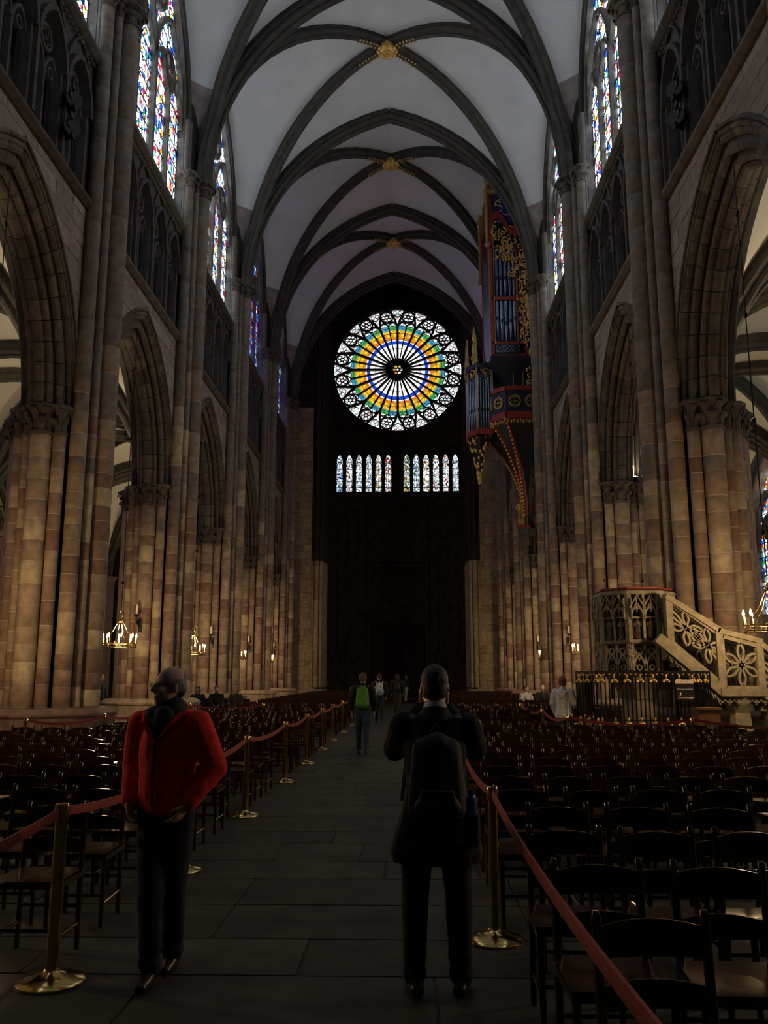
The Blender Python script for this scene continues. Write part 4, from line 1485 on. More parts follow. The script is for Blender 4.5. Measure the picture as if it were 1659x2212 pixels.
def panel_lower():
    mb = MB()
    w = side_w/2
    for e in (-1, 1):
        bar_path(mb, pointed(e*w*.46, w*.44, 1.8, .30, 4), .035, .07, 0)
        bar_path(mb, [(e*w*.92, 1.75), (e*w*.92, 2.3)], .05, .09, 0)
        bar_path(mb, [(e*w*.02, 2.28), (e*w*.25, 2.12), (e*w*.46, 1.98), (e*w*.68, 2.12), (e*w*.9, 2.28)], .03, .06, 0)
        bar_path(mb, circ(e*w*.46, 2.17, .055, 8), .025, .06, 0, True)
        bar_path(mb, circ(e*w*.46, 1.84, .05, 7), .02, .05, 0, True)
    bar_path(mb, [(0, 1.75), (0, 2.3)], .03, .07, 0)
    return mb
def panel_upper():
    mb = MB()
    w = side_w/2*1.04
    for e in (-1, 1):
        bar_path(mb, [(e*w, 2.36), (e*w, 3.3)], .07, .14, 0)
        bar_path(mb, [(e*w*.5, 2.95), (e*w*.5, 3.3)], .025, .1, -.04)
        bar_path(mb, pointed(e*w*.48, w*.44, 2.86, .2, 4), .035, .12, -.05)
        bar_path(mb, [(e*w*.48-.16, 3.02), (e*w*.48, 3.28), (e*w*.48+.16, 3.02)], .03, .12, -.06)
        bar_path(mb, circ(e*w*.48, 3.06, .05, 7), .022, .1, -.05, True)
        for q in (-.12, .12):
            bar_path(mb, [(e*w*.48+q, 2.84), (e*w*.48+q, 3.22)], .022, .08, -.08)
            mb.ell((-.08, e*w*.48+q, 2.82), (.025, .025, .04), 5, 3)
    bar_path(mb, [(0, 2.36), (0, 3.3)], .05, .13, 0)
    bar_path(mb, [(-w, 2.84), (w, 2.84)], .03, .08, 0)
    return mb
pl, pup = panel_lower().mesh('tracery_panel', M['pulpit']), panel_upper().mesh('canopy_panel', M['pulpit'])
def statue(h, seed):
    r = random.Random(seed)
    mb = MB()
    mb.lathe([(h*.13, 0), (h*.15, h*.03), (h*.11, h*.06)], 8)
    mb.lathe([(h*.12, h*.06), (h*.14, h*.12), (h*.11, h*.4), (h*.13, h*.62), (h*.15, h*.75), (h*.12, h*.82), (h*.05, h*.85), (h*.05, h*.87)], 9, sy=.8)
    mb.ell((0, 0, h*.93), (h*.062, h*.066, h*.08), 8, 5)
    s = r.choice((-1, 1))
    mb.tube([(s*h*.13, 0, h*.78), (s*h*.17, -h*.04, h*.6), (s*h*.05, -h*.13, h*.56)], [h*.045, h*.04, h*.03], 6)
    mb.tube([(-s*h*.13, 0, h*.78), (-s*h*.16, -h*.05, h*.62), (-s*h*.03, -h*.14, h*.66)], [h*.045, h*.04, h*.03], 6)
    for q in range(5):
        a = -pi/2 + (q-2)*.45
        mb.tube([(h*.10*cos(a), h*.09*sin(a), h*.62), (h*.145*cos(a+.1), h*.115*sin(a+.1), h*.1)], h*.02, 4)
    return mb
st_me = [statue(.42, q).mesh('statue', M['figure'], True, 60) for q in range(3)]
for i in range(8):
    a = pi/4*i
    place(pl, 'tracery_panel', pu, (.70*cos(a), .70*sin(a), 0), a+pi)
    place(pup, 'canopy_panel', pu, (.72*cos(a), .72*sin(a), 0), a+pi)
    for e in (-1, 1):
        q = .74
        place(st_me[(i+e) % 3], 'statue', pu, (q*cos(a)-e*.135*sin(a), q*sin(a)+e*.135*cos(a), 2.41), a+pi/2)
    if i % 2: place(statue(.5, 9).mesh('statue', M['pulpit'], True, 60) if ('cst',) not in _cache else _cache[('cst',)], 'statue', pu, (.77*cos(a+pi/8), .77*sin(a+pi/8), 1.78), a+pi/2+pi/8)
# stair: front and rear openwork parapets, steps, landing
YF, YB = 17.6, 18.1
SX0, SX1, SX2, SX3 = 5.2, 6.15, 6.92, 7.9
def rosette_panel(corners, cx, cz, rx, rz, n=6, w=.055, d=.1, shear=0.0):
    """flamboyant openwork: petals around a knot, in the x,z plane (bar_path y->x)"""
    mb = MB()
    for k in range(n):
        a = 2*pi*(k+.5)/n
        for sg in (-1, 1):
            pts = []
            for q in range(7):
                f = q/6
                wob = sg*.30*sin(pi*f)
                x = cx + rx*f*cos(a+wob); z = cz + rz*f*sin(a+wob)
                pts.append((x, z + shear*(x-cx)))
            bar_path(mb, pts, w*.75, d, 0)
    mb.ell((0, cx, cz), (d*.6, w, w), 8, 4)
    return mb
def frame_bars(mb, pts, w, d):
    for a, b in zip(pts, pts[1:] + pts[:1]): bar_path(mb, [a, b], w, d, 0)
def stair_side(y, front):
    t = empty('parapet', (0, 0, 0), parent=pu); t.location = (-PX, y-PYY, 0)
    sl = (2.56-3.24)/(SX1-SX0)
    fm = MB()
    z_t0, z_t1, z_b0, z_b1 = 3.24, 2.56, 2.34, 1.50
    frame_bars(fm, [(SX0, z_t0-.07), (SX1, z_t1-.07), (SX1, z_b1), (SX0, z_b0)], .09, .14)
    bar_path(fm, [(SX0-.06, z_t0), (SX1+.02, z_t1)], .11, .22, 0)
    bar_path(fm, [(SX0-.25, z_b0+.08), (SX1, z_b1-.12)], .2, .2, 0)
    frame_bars(fm, [(SX1+.04, 2.46), (SX2, 2.26), (SX2, 1.42), (SX1+.04, 1.42)], .10, .15)
    bar_path(fm, [(SX1-.02, 2.56), (SX2+.05, 2.34)], .10, .22, 0)
    bar_path(fm, [(SX1-.05, 1.36), (SX2+.05, 1.36)], .16, .24, 0)
    bar_path(fm, [(SX2+.02, 2.30), (SX3, 1.52)], .10, .22, 0)
    bar_path(fm, [(SX2, 1.38), (SX3, .55)], .18, .2, 0)
    bar_path(fm, [(SX3, 1.5), (SX3, .1)], .16, .2, 0)
    for x, z0, z1 in ((SX0, 2.3, 3.2), (SX1, 1.3, 2.6), (SX2, 1.3, 2.36)):
        bar_path(fm, [(x, z0), (x, z1)], .13, .19, 0)
    fm.v = [(yy, u, z) for u, yy, z in fm.v]
    fm.obj('frame', M['pulpit'], t)
    for (cx, cz, rx, rz, n, sh) in ((SX0+.32, 2.60, .36, .34, 6, sl*.9), (SX0+.72, 2.26, .34, .34, 6, sl*.9), ((SX1+SX2)/2+.02, 1.88, .36, .42, 6, 0), ((SX2+SX3)/2-.1, 1.5, .42, .38, 6, -.8)):
        pm = rosette_panel(None, cx, cz, rx, rz, n, shear=sh)
        pm.v = [(yy, u, z) for u, yy, z in pm.v]
        pm.obj('openwork_panel', M['pulpit'], t)
    # cusped fringe hanging below
    fr = MB()
    path = [(SX0-.1, 2.18), (SX1-.05, 1.25), (SX2+.05, 1.25), (SX3, .42)]
    for (xa, za), (xb, zb) in zip(path, path[1:]):
        L = hypot(xb-xa, zb-za); m = max(3, int(L/.15))
        for q in range(m):
            f0, f1 = q/m, (q+1)/m
            x0, z0 = xa+(xb-xa)*f0, za+(zb-za)*f0; x1, z1 = xa+(xb-xa)*f1, za+(zb-za)*f1
            bar_path(fr, [(x0, z0), (x0+.02, z0-.10), ((x0+x1)/2, (z0+z1)/2-.04), (x1-.02, z1-.10), (x1, z1)], .03, .1, 0)
            fr.ell((0, x0, z0-.12), (.04, .03, .03), 5, 3)
    fr.v = [(yy, u, z) for u, yy, z in fr.v]
    fr.obj('cusped_fringe', M['pulpit'], t)
stair_side(YF, True); stair_side(YB, False)
n = 6
for i in range(n):
    x0 = SX0-.1 + (SX1-SX0+.1)*i/n
    MB().box(x0-PX, x0+.2-PX, YF+.08-PYY, YB-.08-PYY, 2.32-.14*(i+1)-.2, 2.32-.14*i).obj('step', M['pulpit'], pu)
MB().box(SX1-PX, SX2-PX, YF-.02-PYY, YB+.02-PYY, 1.26, 1.44).obj('landing', M['pulpit'], pu)
for i in range(8):
    x0 = SX2 + (SX3-SX2)*i/8
    MB().box(x0-PX, x0+.16-PX, YF+.08-PYY, YB-.08-PYY, max(.02, 1.30-.16*(i+1)-.15), 1.30-.16*i).obj('step', M['pulpit'], pu)
cb = MB(); cb.lathe([(.30, 0), (.32, .12), (.2, .2), (.18, .5), (.26, .62), (.22, .7), (.2, .95), (.3, 1.12), (.34, 1.26)], 8)
for q in range(6): cb.ell((.2*cos(q*1.05), .2*sin(q*1.05), .3+.05*(q % 2)), (.1, .1, .14), 6, 4)
cb.obj('support_column', M['pulpit'], pu, (SX1+.42-PX, (YF+YB)/2-PYY, 0))
# cross and microphone
t = empty('iron_cross', (5.62, 18.78, 0)); tag(t, 'slim dark cross standing upright behind the pulpit stair', 'cross')
MB().box(-.025, .025, -.02, .02, 0, 3.66).obj('upright', M['iron'], t)
MB().box(-.2, .2, -.02, .02, 3.36, 3.41).obj('crossbar', M['iron'], t)
MB().prism(octa(.16), 0, .06).obj('foot', M['iron'], t)
t = empty('microphone', (PX-.62, PYY-.3, 3.47)); tag(t, 'little microphone on gooseneck on the pulpit rail', 'microphone')
MB().tube([(0, 0, 0), (.0, 0, .08), (-.03, 0, .14)], .008, 5).obj('gooseneck', M['iron'], t)
MB().ell((-.035, 0, .165), (.02, .02, .03), 8, 5).obj('capsule', M['iron'], t)

# iron railing around the pulpit foot
rg = empty('iron_railing', (0, 0, 0)); tag(rg, 'black wrought iron railing with gilt ornaments around the pulpit foot', 'railing')
segs = [((4.05, 19.7), (3.32, 17.6)), ((3.32, 17.6), (3.6, 17.08)), ((3.6, 17.08), (5.5, 17.08)), ((5.5, 17.08), (5.86, 17.4))]
bar_me = MB().tube([(0, 0, .08), (0, 0, 1.72)], .016, 6).mesh('bar', M['iron'])
def gilt():
    mb = MB()
    mb.ell((0, 0, 0), (.075, .03, .03), 8, 4)
    mb.ell((-.05, -.01, -.025), (.03, .025, .03), 6, 4); mb.ell((.05, -.01, -.025), (.03, .025, .03), 6, 4)
    mb.ell((0, 0, .07), (.022, .022, .05), 6, 4)
    return mb.mesh('gilt_ornament', M['gold'], True)
gm = gilt()
for a, b in segs:
    A = Vector((*a, 0)); B = Vector((*b, 0)); L = (B-A).length; ang = atan2(b[1]-a[1], b[0]-a[0])
    for z, h in ((1.74, .05), (1.66, .02), (.1, .05), (.84, .02)):
        MB().bar(A+Vector((0, 0, z)), B+Vector((0, 0, z)), .05, h).obj('rail', M['iron'], rg)
    n = max(2, int(L/.08))
    for i in range(n+1):
        p = A.lerp(B, i/n)
        place(bar_me, 'bar', rg, (p.x, p.y, 0))
        if i % 3 == 1:
            place(gm, 'gilt_ornament', rg, (p.x, p.y-.02, 1.585), ang)
            place(gm, 'gilt_ornament', rg, (p.x, p.y-.02, .78), ang)
    for z in (1.70,):
        m = max(2, int(L/.1))
        dm = MB()
        for i in range(m):
            p = A.lerp(B, (i+.5)/m)
            dm.ell((p.x, p.y-.02, z), (.02, .015, .02), 6, 3)
        dm.obj('gilt_bead_strip', M['gold'], rg)
# information board hung on the railing
sg = empty('info_sign', (5.24, 16.98, 1.22)); tag(sg, 'black information board with white heading and arrow on the railing', 'sign')
MB().box(-.17, .17, 0, .02, 0, .37).obj('board', plain('sign_black', (.012,.012,.013), .4), sg)
MB().box(-.175, .175, -.005, .025, .31, .38).obj('header', plain('sign_cream', (.72,.62,.5), .5), sg)
MB().box(-.13, .13, -.006, -.001, .035, .048).obj('arrow_line', plain('sign_line', (.75,.5,.42), .5), sg)
MB().add([(.10, -.006, .02), (.16, -.006, .042), (.10, -.006, .064)], [(0,1,2)]).obj('arrow_head', plain('sign_white', (.8,.8,.78), .5), sg)
MB().box(-.13, -.10, -.006, -.001, .06, .10).obj('small_mark', M['redpaint'], sg)
MB().ell((-.085, -.004, .115), (.017, .004, .03), 8, 4).obj('small_mark', M['wax'], sg)
def text(s, size, x, z, mat, parent, name='lettering', rotx=pi/2, y=-.004):
    c = bpy.data.curves.new(name, 'FONT'); c.body = s; c.size = size; c.extrude = .001; c.align_x = 'CENTER'
    c.materials.append(mat)
    tmp = bpy.data.objects.new('tmp', c); TMP.collection.objects.link(tmp)
    me = eval_mesh(tmp); bpy.data.objects.remove(tmp)
    me.name = name
    if not me.materials: me.materials.append(mat)
    return place(me, name, parent, (x, y, z), rot=(rotx, 0, 0))
text('Mise en lumière', .046, -.0, .19, plain('letter_white', (.85,.85,.82), .5), sg)
# offering box
bx = empty('offering_box', (5.5, 16.62, 0)); tag(bx, 'brown wooden offering box on tall plinth before the railing', 'box')
wd = wood('box_wood', (.10,.045,.02), (.19,.09,.045), .4)
MB().box(-.2, .2, -.15, .15, .0, 1.06).obj('body', wd, bx)
MB().box(-.23, .23, -.18, .18, 1.06, 1.10).obj('lid', wd, bx)
MB().box(-.1, .06, -.08, .02, 1.10, 1.104).obj('label_card', plain('card', (.5,.46,.38), .6), bx)
MB().box(-.018, .018, -.158, -.15, .78, .9).obj('lock_plate', M['tin'], bx)

# ---------------------------------------------------------------- organ
og = empty('hanging_organ', (5.9, 41.0, 0)); tag(og, 'gilded swallow-nest organ with blue-grey pipes hanging on the nave wall', 'organ')
def O(name, mb, mat, parent=og, smooth=False, label=None):
    mb.v = [(x-5.9, y-41.0, z) for x, y, z in mb.v] if parent is og else mb.v
    o = mb.obj(name, mat, parent, smooth=smooth)
    if label: o['label'] = label
    return o
CX0, CX1, CY0, CY1 = 4.05, 6.1, 38.95, 43.05          # main case
O('case', MB().box(CX0+.12, CX1, CY0+.12, CY1-.12, 16.5, 25.6), M['navy'])
def frame_near(y, sgn):
    d = .1
    for x in (CX0, 5.25, 5.62):
        O('frame_post', MB().box(x, x+.075, y-d*.5, y+d, 16.4, 24.4 if x < 5.5 else 22.0), M['redpaint'])
    for z, h in ((16.35, .18), (17.05, .1), (19.25, .16), (21.9, .1)):
        O('frame_rail', MB().box(CX0, 5.74, y-d*.5, y+d, z, z+h), M['redpaint'])
    for x in (CX0+.13, 5.23):
        O('gilt_edge', MB().box(x, x+.025, y-d*.6, y+d*.4, 16.5, 24.2), M['goldpaint'])
def pipe(x, y, z0, z1, r, parent=og):
    mb = MB()
    mb.lathe([(r*.25, z0), (r*.95, z0+.75), (r, z0+.8), (r, z1)], 9, (x-5.9, y-41, 0))
    o = mb.obj('pipe', M['tin'], parent, smooth=True)
    MB().box(x-5.9-r*.55, x-5.9+r*.55, y-41-r*1.12, y-41-r*.4, z0+.85, z0+1.02).obj('pipe_mouth', M['navy'], o)
frame_near(CY0, 1)
for i in range(5):
    x = CX0 + .27 + i*.205
    pipe(x, CY0+.06, 17.15 + .12*abs(i-2), 19.2, .085)
    pipe(x, CY0+.06, 19.45, 21.85, .085)
for i in range(2): pipe(5.42+i*.12, CY0+.08, 17.1, 21.6, .05)
# front face towards the nave
for i in range(14):
    y = CY0+.35+i*.262
    pipe(CX0+.06, y, 16.9 + .1*abs(i-6.5), 22.0 + .35*abs(i-6.5)*.5, .10)
O('frame_post', MB().box(CX0-.06, CX0+.08, CY0-.02, CY0+.12, 16.3, 25.8), M['redpaint'])
O('frame_post', MB().box(CX0-.06, CX0+.08, CY1-.12, CY1+.02, 16.3, 25.8), M['redpaint'])
O('gilt_edge', MB().box(CX0-.085, CX0-.055, CY0+.02, CY0+.09, 16.4, 25.8), M['goldpaint'])
def foliage(x0, x1, z0, z1, y, n, seed, rr=.09, plane='x'):
    r = random.Random(seed); mb = MB()
    for q in range(n):
        cx, cz = r.uniform(x0, x1), r.uniform(z0, z1)
        R = r.uniform(.6, 1.3)*rr*1.6; a0 = r.uniform(0, 2*pi); sg = r.choice((-1, 1))
        pts = []
        for k in range(8):
            f = k/7
            a = a0 + sg*f*4.2
            p = (cx+R*(1-.75*f)*cos(a), cz+R*(1-.75*f)*sin(a))
            pts.append((p[0], y, p[1]) if plane == 'x' else (y, p[0], p[1]))
        mb.tube(pts, [.022*(1.2-f/9) for f in range(8)], 4)
        for k in (2, 5): mb.ell(pts[k], (.05, .05, .05), 5, 3)
    return mb
O('gilt_carving', foliage(4.2, 5.25, 21.3, 23.1, CY0-.06, 44, 1, .13), M['gold'])
O('gilt_carving', foliage(4.75, 5.4, 20.3, 21.5, CY0-.1, 16, 2, .11), M['gold'])
mb = MB()
for i in range(12):
    f = i/11; x = CX0+.1+1.15*f
    zt = 23.55 - .55*f + .28*sin(f*2*pi*.9)
    mb.v += [(x, CY0-.1, zt-.22), (x, CY0+.1, zt-.22), (x, CY0+.1, zt+.12), (x, CY0-.1, zt+.12)]
for i in range(11):
    a = i*4
    for q in range(4): mb.f.append((a+q, a+(q+1) % 4, a+4+(q+1) % 4, a+4+q))
mb.f += [(0,1,2,3), (47,46,45,44)]
O('curved_pediment', mb, M['redpaint'])
O('blue_field', MB().box(4.2, 5.25, CY0-.01, CY0+.1, 23.2, 24.7), M['bluepaint'])
O('gilt_carving', foliage(4.3, 5.2, 23.8, 24.6, CY0-.05, 9, 3, .14), M['gold'])
O('case_cornice', MB().box(CX0-.15, 5.5, CY0-.12, CY1+.1, 24.75, 24.95), M['goldpaint'])
O('gilt_cresting', foliage(CX0, 5.3, 25.0, 26.3, CY0, 34, 4, .15), M['gold'])
O('gilt_cresting', foliage(CY0, CY1, 25.0, 26.4, CX0, 26, 5, .16, 'y'), M['gold'])
for y in (CY0, CY1):
    O('pinnacle', MB().lathe([(.12, 22.0), (.14, 22.1), (.08, 22.3), (.08, 25.2), (.16, 25.3), (.1, 25.6), (.03, 26.6)], 6, (CX0-.12, y, 0)), M['goldpaint'])
O('gilt_wing', foliage(5.42, 5.9, 16.9, 22.6, CY0-.12, 80, 6, .12), M['gold'])
mb = MB()
for i in range(14):
    z = 16.6 + i*.47
    mb.ell((5.82+.10*sin(i*.9), CY0-.1, z), (.1, .07, .26), 6, 4)
O('gilt_wing_edge', mb, M['gold'])
O('wing_cap', MB().box(5.3, 6.0, CY0-.25, CY0+.3, 22.5, 22.7), M['redpaint'])
# lower tracery band and coved foot of the case
O('tracery_band', MB().box(CX0+.1, 5.3, CY0-.06, CY0+.05, 16.5, 17.05), M['navy'])
mb = MB()
for i in range(3):
    x = CX0+.33+.36*i
    t_ = MB(); bar_path(t_, circ(x, 16.78, .17, 10), .03, .06, CY0-.08, True)
    for k in range(4):
        a = pi/4+k*pi/2
        bar_path(t_, [(x, 16.78), (x+.24*cos(a), 16.78+.24*sin(a))], .025, .05, CY0-.08)
    mb.add([(y, u, z) for u, y, z in t_.v], t_.f)
O('gilt_tracery', mb, M['tin'])
mb = MB()
def ringpts(x0, y0, y1, z): return [(x0, y0, z), (CX1, y0, z), (CX1, y1, z), (x0, y1, z)]
lv = [(CX0-.12, CY0-.12, CY1+.12, 16.42), (CX0+.02, CY0+.0, CY1, 16.1), (CX0+.5, CY0+.35, CY1-.35, 15.5), (CX0+.85, CY0+.55, CY1-.55, 14.6)]
for x0, y0, y1, z in lv: mb.v += ringpts(x0, y0, y1, z)
for i in range(3):
    for q in range(4): mb.f.append((i*4+q, i*4+(q+1) % 4, i*4+4+(q+1) % 4, i*4+4+q))
mb.f.append((0,1,2,3))
O('coved_foot', mb, M['navy'])
for x in (5.0, 5.45):
    O('gilt_edge', MB().box(x, x+.03, CY0+.2, CY0+.24, 14.6, 16.2), M['goldpaint'])
O('pendant_bracket', foliage(5.7, 5.85, 14.9, 16.2, CY0+.1, 10, 8, .09), M['gold'])
# gallery
gp = [(6.15, 38.9), (4.62, 38.9), (4.05, 39.6), (4.05, 42.4), (4.62, 43.1), (6.15, 43.1)]
O('gallery_floor', MB().prism([(x, y) for x, y in gp], 13.35, 13.5), M['redpaint'])
def wall_seg(a, b, z0, z1, th):
    return MB().bar((a[0], a[1], (z0+z1)/2), (b[0], b[1], (z0+z1)/2), th, z1-z0)
for a, b in zip(gp, gp[1:]):
    O('gallery_rail', wall_seg(a, b, 14.75, 14.95, .16), M['redpaint'])
    O('gallery_base', wall_seg(a, b, 13.4, 13.7, .18), M['redpaint'])
    O('gallery_panel', wall_seg(a, b, 13.6, 14.8, .05), M['navy'])
    A = Vector((a[0], a[1], 0)); B = Vector((b[0], b[1], 0)); L = (B-A).length; n = max(1, int(round(L/.62)))
    ang = atan2(b[1]-a[1], b[0]-a[0]); nor = Vector((sin(ang), -cos(ang), 0))
    ctr = Vector((5.4, 41, 0))
    if ((A+B)/2 + nor - ctr).length < ((A+B)/2 - nor - ctr).length: nor = -nor
    for i in range(n):
        p = A.lerp(B, (i+.5)/n) + nor*.06
        t_ = MB(); r = min(.27, L/n*.46)
        bar_path(t_, circ(0, 14.22, r, 14), .05, .06, 0, True)
        for k in range(4): bar_path(t_, circ(r*.5*cos(k*pi/2+pi/4), 14.22+r*.5*sin(k*pi/2+pi/4), r*.38, 9), .035, .05, 0, True)
        Mx = Matrix.Translation(p) @ Matrix.Rotation(ang, 4, 'Z')
        g = MB().merge(MB().add([(y, u, z) for u, y, z in t_.v], t_.f), Mx)
        O('gilt_quatrefoil', g, M['goldpaint'])
    for f in range(max(2, int(L/.16))):
        pass
    fr = MB(); m = max(3, int(L/.13))
    for i in range(m):
        p = A.lerp(B, (i+.5)/m) + nor*.05
        fr.ell((p.x, p.y, 13.30 - .05*(i % 2)), (.06, .06, .10), 6, 4)
    O('gilt_fringe', fr, M['gold'])
# funnel-shaped bracket under the gallery
mb = MB(); lev = []
tip = Vector((5.75, 41.0, 0))
for q in range(9):
    f = q/8; z = 13.35 - 4.1*f
    k = (1-f)**1.9*.93 + .05
    lev.append([Vector((tip.x + (x-tip.x)*k, tip.y + (y-tip.y)*(k*.9+.1*(1-f)), z)) for x, y in gp])
for L_ in lev: mb.v += [tuple(p) for p in L_]
n = len(gp)
for q in range(8):
    for i in range(n): mb.f.append((q*n+i, q*n+(i+1) % n, (q+1)*n+(i+1) % n, (q+1)*n+i))
O('bracket_hull', mb, M['navy'])
for i in range(1, 5):
    pts = [L_[i] for L_ in lev]
    O('bracket_rib', MB().tube([tuple(p) for p in pts], [.09]*5+[.075]*4, 6), M['redpaint'], smooth=True)
    cr = MB()
    for q in range(26):
        f = q/25*8; a = int(min(f, 7)); p = pts[a].lerp(pts[a+1], f-a)
        d = (p-Vector((6.6, 41, p.z))); d.normalize()
        c = p + d*.12
        cr.ell(c, (.06, .06, .075), 5, 3)
    O('gilt_crocket', cr, M['gold'])
# positive organ in front of the gallery
pp = [(4.1, 39.9), (3.35, 39.9), (2.98, 40.5), (2.98, 41.5), (3.35, 42.1), (4.1, 42.1)]
O('positive_case', MB().prism([(x+.06 if x < 4 else x, y) for x, y in [(3.5, 40.05) if p == (3.35, 39.9) else p for p in pp]], 13.1, 16.3), M['navy'])
for a, b in zip(pp, pp[1:]):
    A = Vector((a[0], a[1], 0)); B = Vector((b[0], b[1], 0)); L = (B-A).length; n = max(3, int(L/.12))
    O('positive_rail', wall_seg(a, b, 12.95, 13.2, .14), M['redpaint'])
    O('positive_rail', wall_seg(a, b, 16.2, 16.42, .2), M['navy'])
    mb = foliage(0, L, 15.85, 16.2, 0, int(L*7), 11, .08)
    d = (B-A).normalized()
    mb.v = [tuple(A + d*x + Vector((d.y*y, -d.x*y, 0)) + Vector((d.y, -d.x, 0))*(-.05 if False else .06)*(-1) + Vector((0, 0, z))) for x, y, z in mb.v]
    O('gilt_carving', mb, M['gold'])
    for i in range(n):
        p = A.lerp(B, (i+.5)/n)
        pipe(p.x, p.y, 13.2, 15.6 + .3*abs(2*(i+.5)/n-1), .048)
for x, y in pp[:4]:
    O('gilt_pinnacle', MB().lathe([(.05, 13.1), (.05, 16.4), (.12, 16.5), (.07, 16.8), (.10, 16.9), (.05, 17.2), (.03, 17.9)], 6, (x, y, 0)), M['goldpaint'])
O('gilt_pinnacle', MB().lathe([(.16, 16.45), (.1, 16.7), (.2, 16.85), (.1, 17.1), (.14, 17.25), (.06, 17.7), (.1, 17.9), (.02, 18.5)], 7, (3.3, 40.3, 0)), M['gold'])
dp = MB(); r = random.Random(4)
for q in range(150):
    f = r.random()**1.1; z = 12.95 - 2.2*f
    k = (1-f)**1.2*.75+.05; a = r.uniform(0, 2*pi)
    dp.ell((3.5+k*.62*cos(a), 41+k*1.0*sin(a), z), (.07, .07, .10), 5, 3)
dp.tube([(3.5, 41, 12.6), (3.5, 41, 10.7)], [.12, .02], 6)
O('gilt_pendant', dp, M['gold'])
dp = MB(); dp.lathe([(.52, 12.95), (.38, 12.5), (.18, 12.0), (.08, 11.2), (.03, 10.6)], 8, (3.5, 41, 0), sy=1.5)
O('pendant_hull', dp, M['navy'])
# carved knight on its console
kn = empty('knight_statue', (5.74, 43.3, 9.12)); tag(kn, 'gilded standing knight figure on console below the organ', 'statue')
mb = statue(1.35, 3)
mb.v = [(x, y, z) for x, y, z in mb.v]
mb.obj('body', M['gold'], kn, smooth=True)
MB().tube([(.28, -.1, 0), (.28, -.1, 1.75)], .02, 5).obj('lance', M['goldpaint'], kn)
cn = empty('stone_console', (5.86, 43.36, 0.4)); tag(cn, 'carved stone console carrying the gilded knight', 'console')
MB().prism([(x*1.0, y) for x, y in octa(.36)], 8.58, 8.71).obj('shelf', M['redpaint'], cn)
MB().lathe([(.33, 8.58), (.22, 8.3), (.26, 8.15), (.14, 7.8), (.16, 7.6), (.04, 7.3)], 8).obj('corbel', M['arch'], cn)
MB().box(-.1, .55, -.1, .45, 8.2, 8.6).obj('arm', M['arch'], cn)
# ---------------------------------------------------------------- people
def cloth(name, col, rough=.85, var=.25): return plain(name, col, rough, 0, 25, var, bump=.15)
SKIN = plain('skin', (.55,.36,.27), .5, 0, 15, .08)
SKIN_D = SKIN
def V(*a): return Vector(a)
def capsule(mb, p0, r0, p1, r1, n=10, flat=1.0, up=None):
    p0 = Vector(p0); p1 = Vector(p1); d = (p1-p0); L = d.length; d = d.normalized() if L > 1e-6 else V(0,0,1)
    P = []; R = []
    for a in (80, 50, 22): P.append(p0 - d*r0*sin(radians(a))); R.append(r0*cos(radians(a)))
    P.append(p0); R.append(r0); P.append(p1); R.append(r1)
    for a in (22, 50, 80): P.append(p1 + d*r1*sin(radians(a))); R.append(r1*cos(radians(a)))
    mb.tube(P, R, n, True, flat, up)
def chain(mb, pts, rs, n=10, flat=1.0, up=None):
    for i in range(len(pts)-1): capsule(mb, pts[i], rs[i], pts[i+1], rs[i+1], n, flat, up)
def remesh(mb, voxel, it=4, name='body', mats=(), fac=.5):
    me = mb.mesh(name, None)
    o = bpy.data.objects.new('tmp', me); TMP.collection.objects.link(o)
    m = o.modifiers.new('r', 'REMESH'); m.mode = 'VOXEL'; m.voxel_size = voxel
    if it:
        s = o.modifiers.new('s', 'SMOOTH'); s.factor = fac; s.iterations = it
    out = eval_mesh(o)
    bpy.data.objects.remove(o)
    out.name = name
    out.materials.clear()
    for q in mats: out.materials.append(q)
    out.polygons.foreach_set('use_smooth', [True]*len(out.polygons))
    return out

def hand(mb, wrist, fwd, palm_n, thumb, k=1.0, curl=.5):
    """palm, four bent fingers and a thumb; fwd along the fingers, palm_n out of the palm, thumb side vector"""
    w = Vector(wrist); f = Vector(fwd).normalized(); t = Vector(thumb); t = (t - f*t.dot(f)).normalized(); pn = f.cross(t)
    if pn.dot(Vector(palm_n)) < 0: pn = -pn
    c = w + f*.05*k
    for q in (-.026, -.009, .009, .026): capsule(mb, w + f*.012*k + t*q*k*.8, .014*k, w + f*.088*k + t*q*k, .0125*k, 8)
    for i, (off, ln) in enumerate(((.028, .066), (.010, .076), (-.009, .070), (-.027, .055))):
        b = w + f*.09*k + t*off*k
        m1 = b + (f*cos(curl*.6) + pn*sin(curl*.6))*ln*.5*k
        m2 = m1 + (f*cos(curl*1.5) + pn*sin(curl*1.5))*ln*.3*k
        m3 = m2 + (f*cos(curl*2.2) + pn*sin(curl*2.2))*ln*.24*k
        chain(mb, [b, m1, m2, m3], [.0095*k, .009*k, .0085*k, .007*k], 8)
    b = w + f*.025*k + t*.024*k
    m1 = b + (f*.6 + t*.75 + pn*.2).normalized()*.042*k
    m2 = m1 + (f*.85 + t*.35 + pn*.35).normalized()*.032*k
    chain(mb, [b, m1, m2], [.0135*k, .011*k, .0085*k], 8)

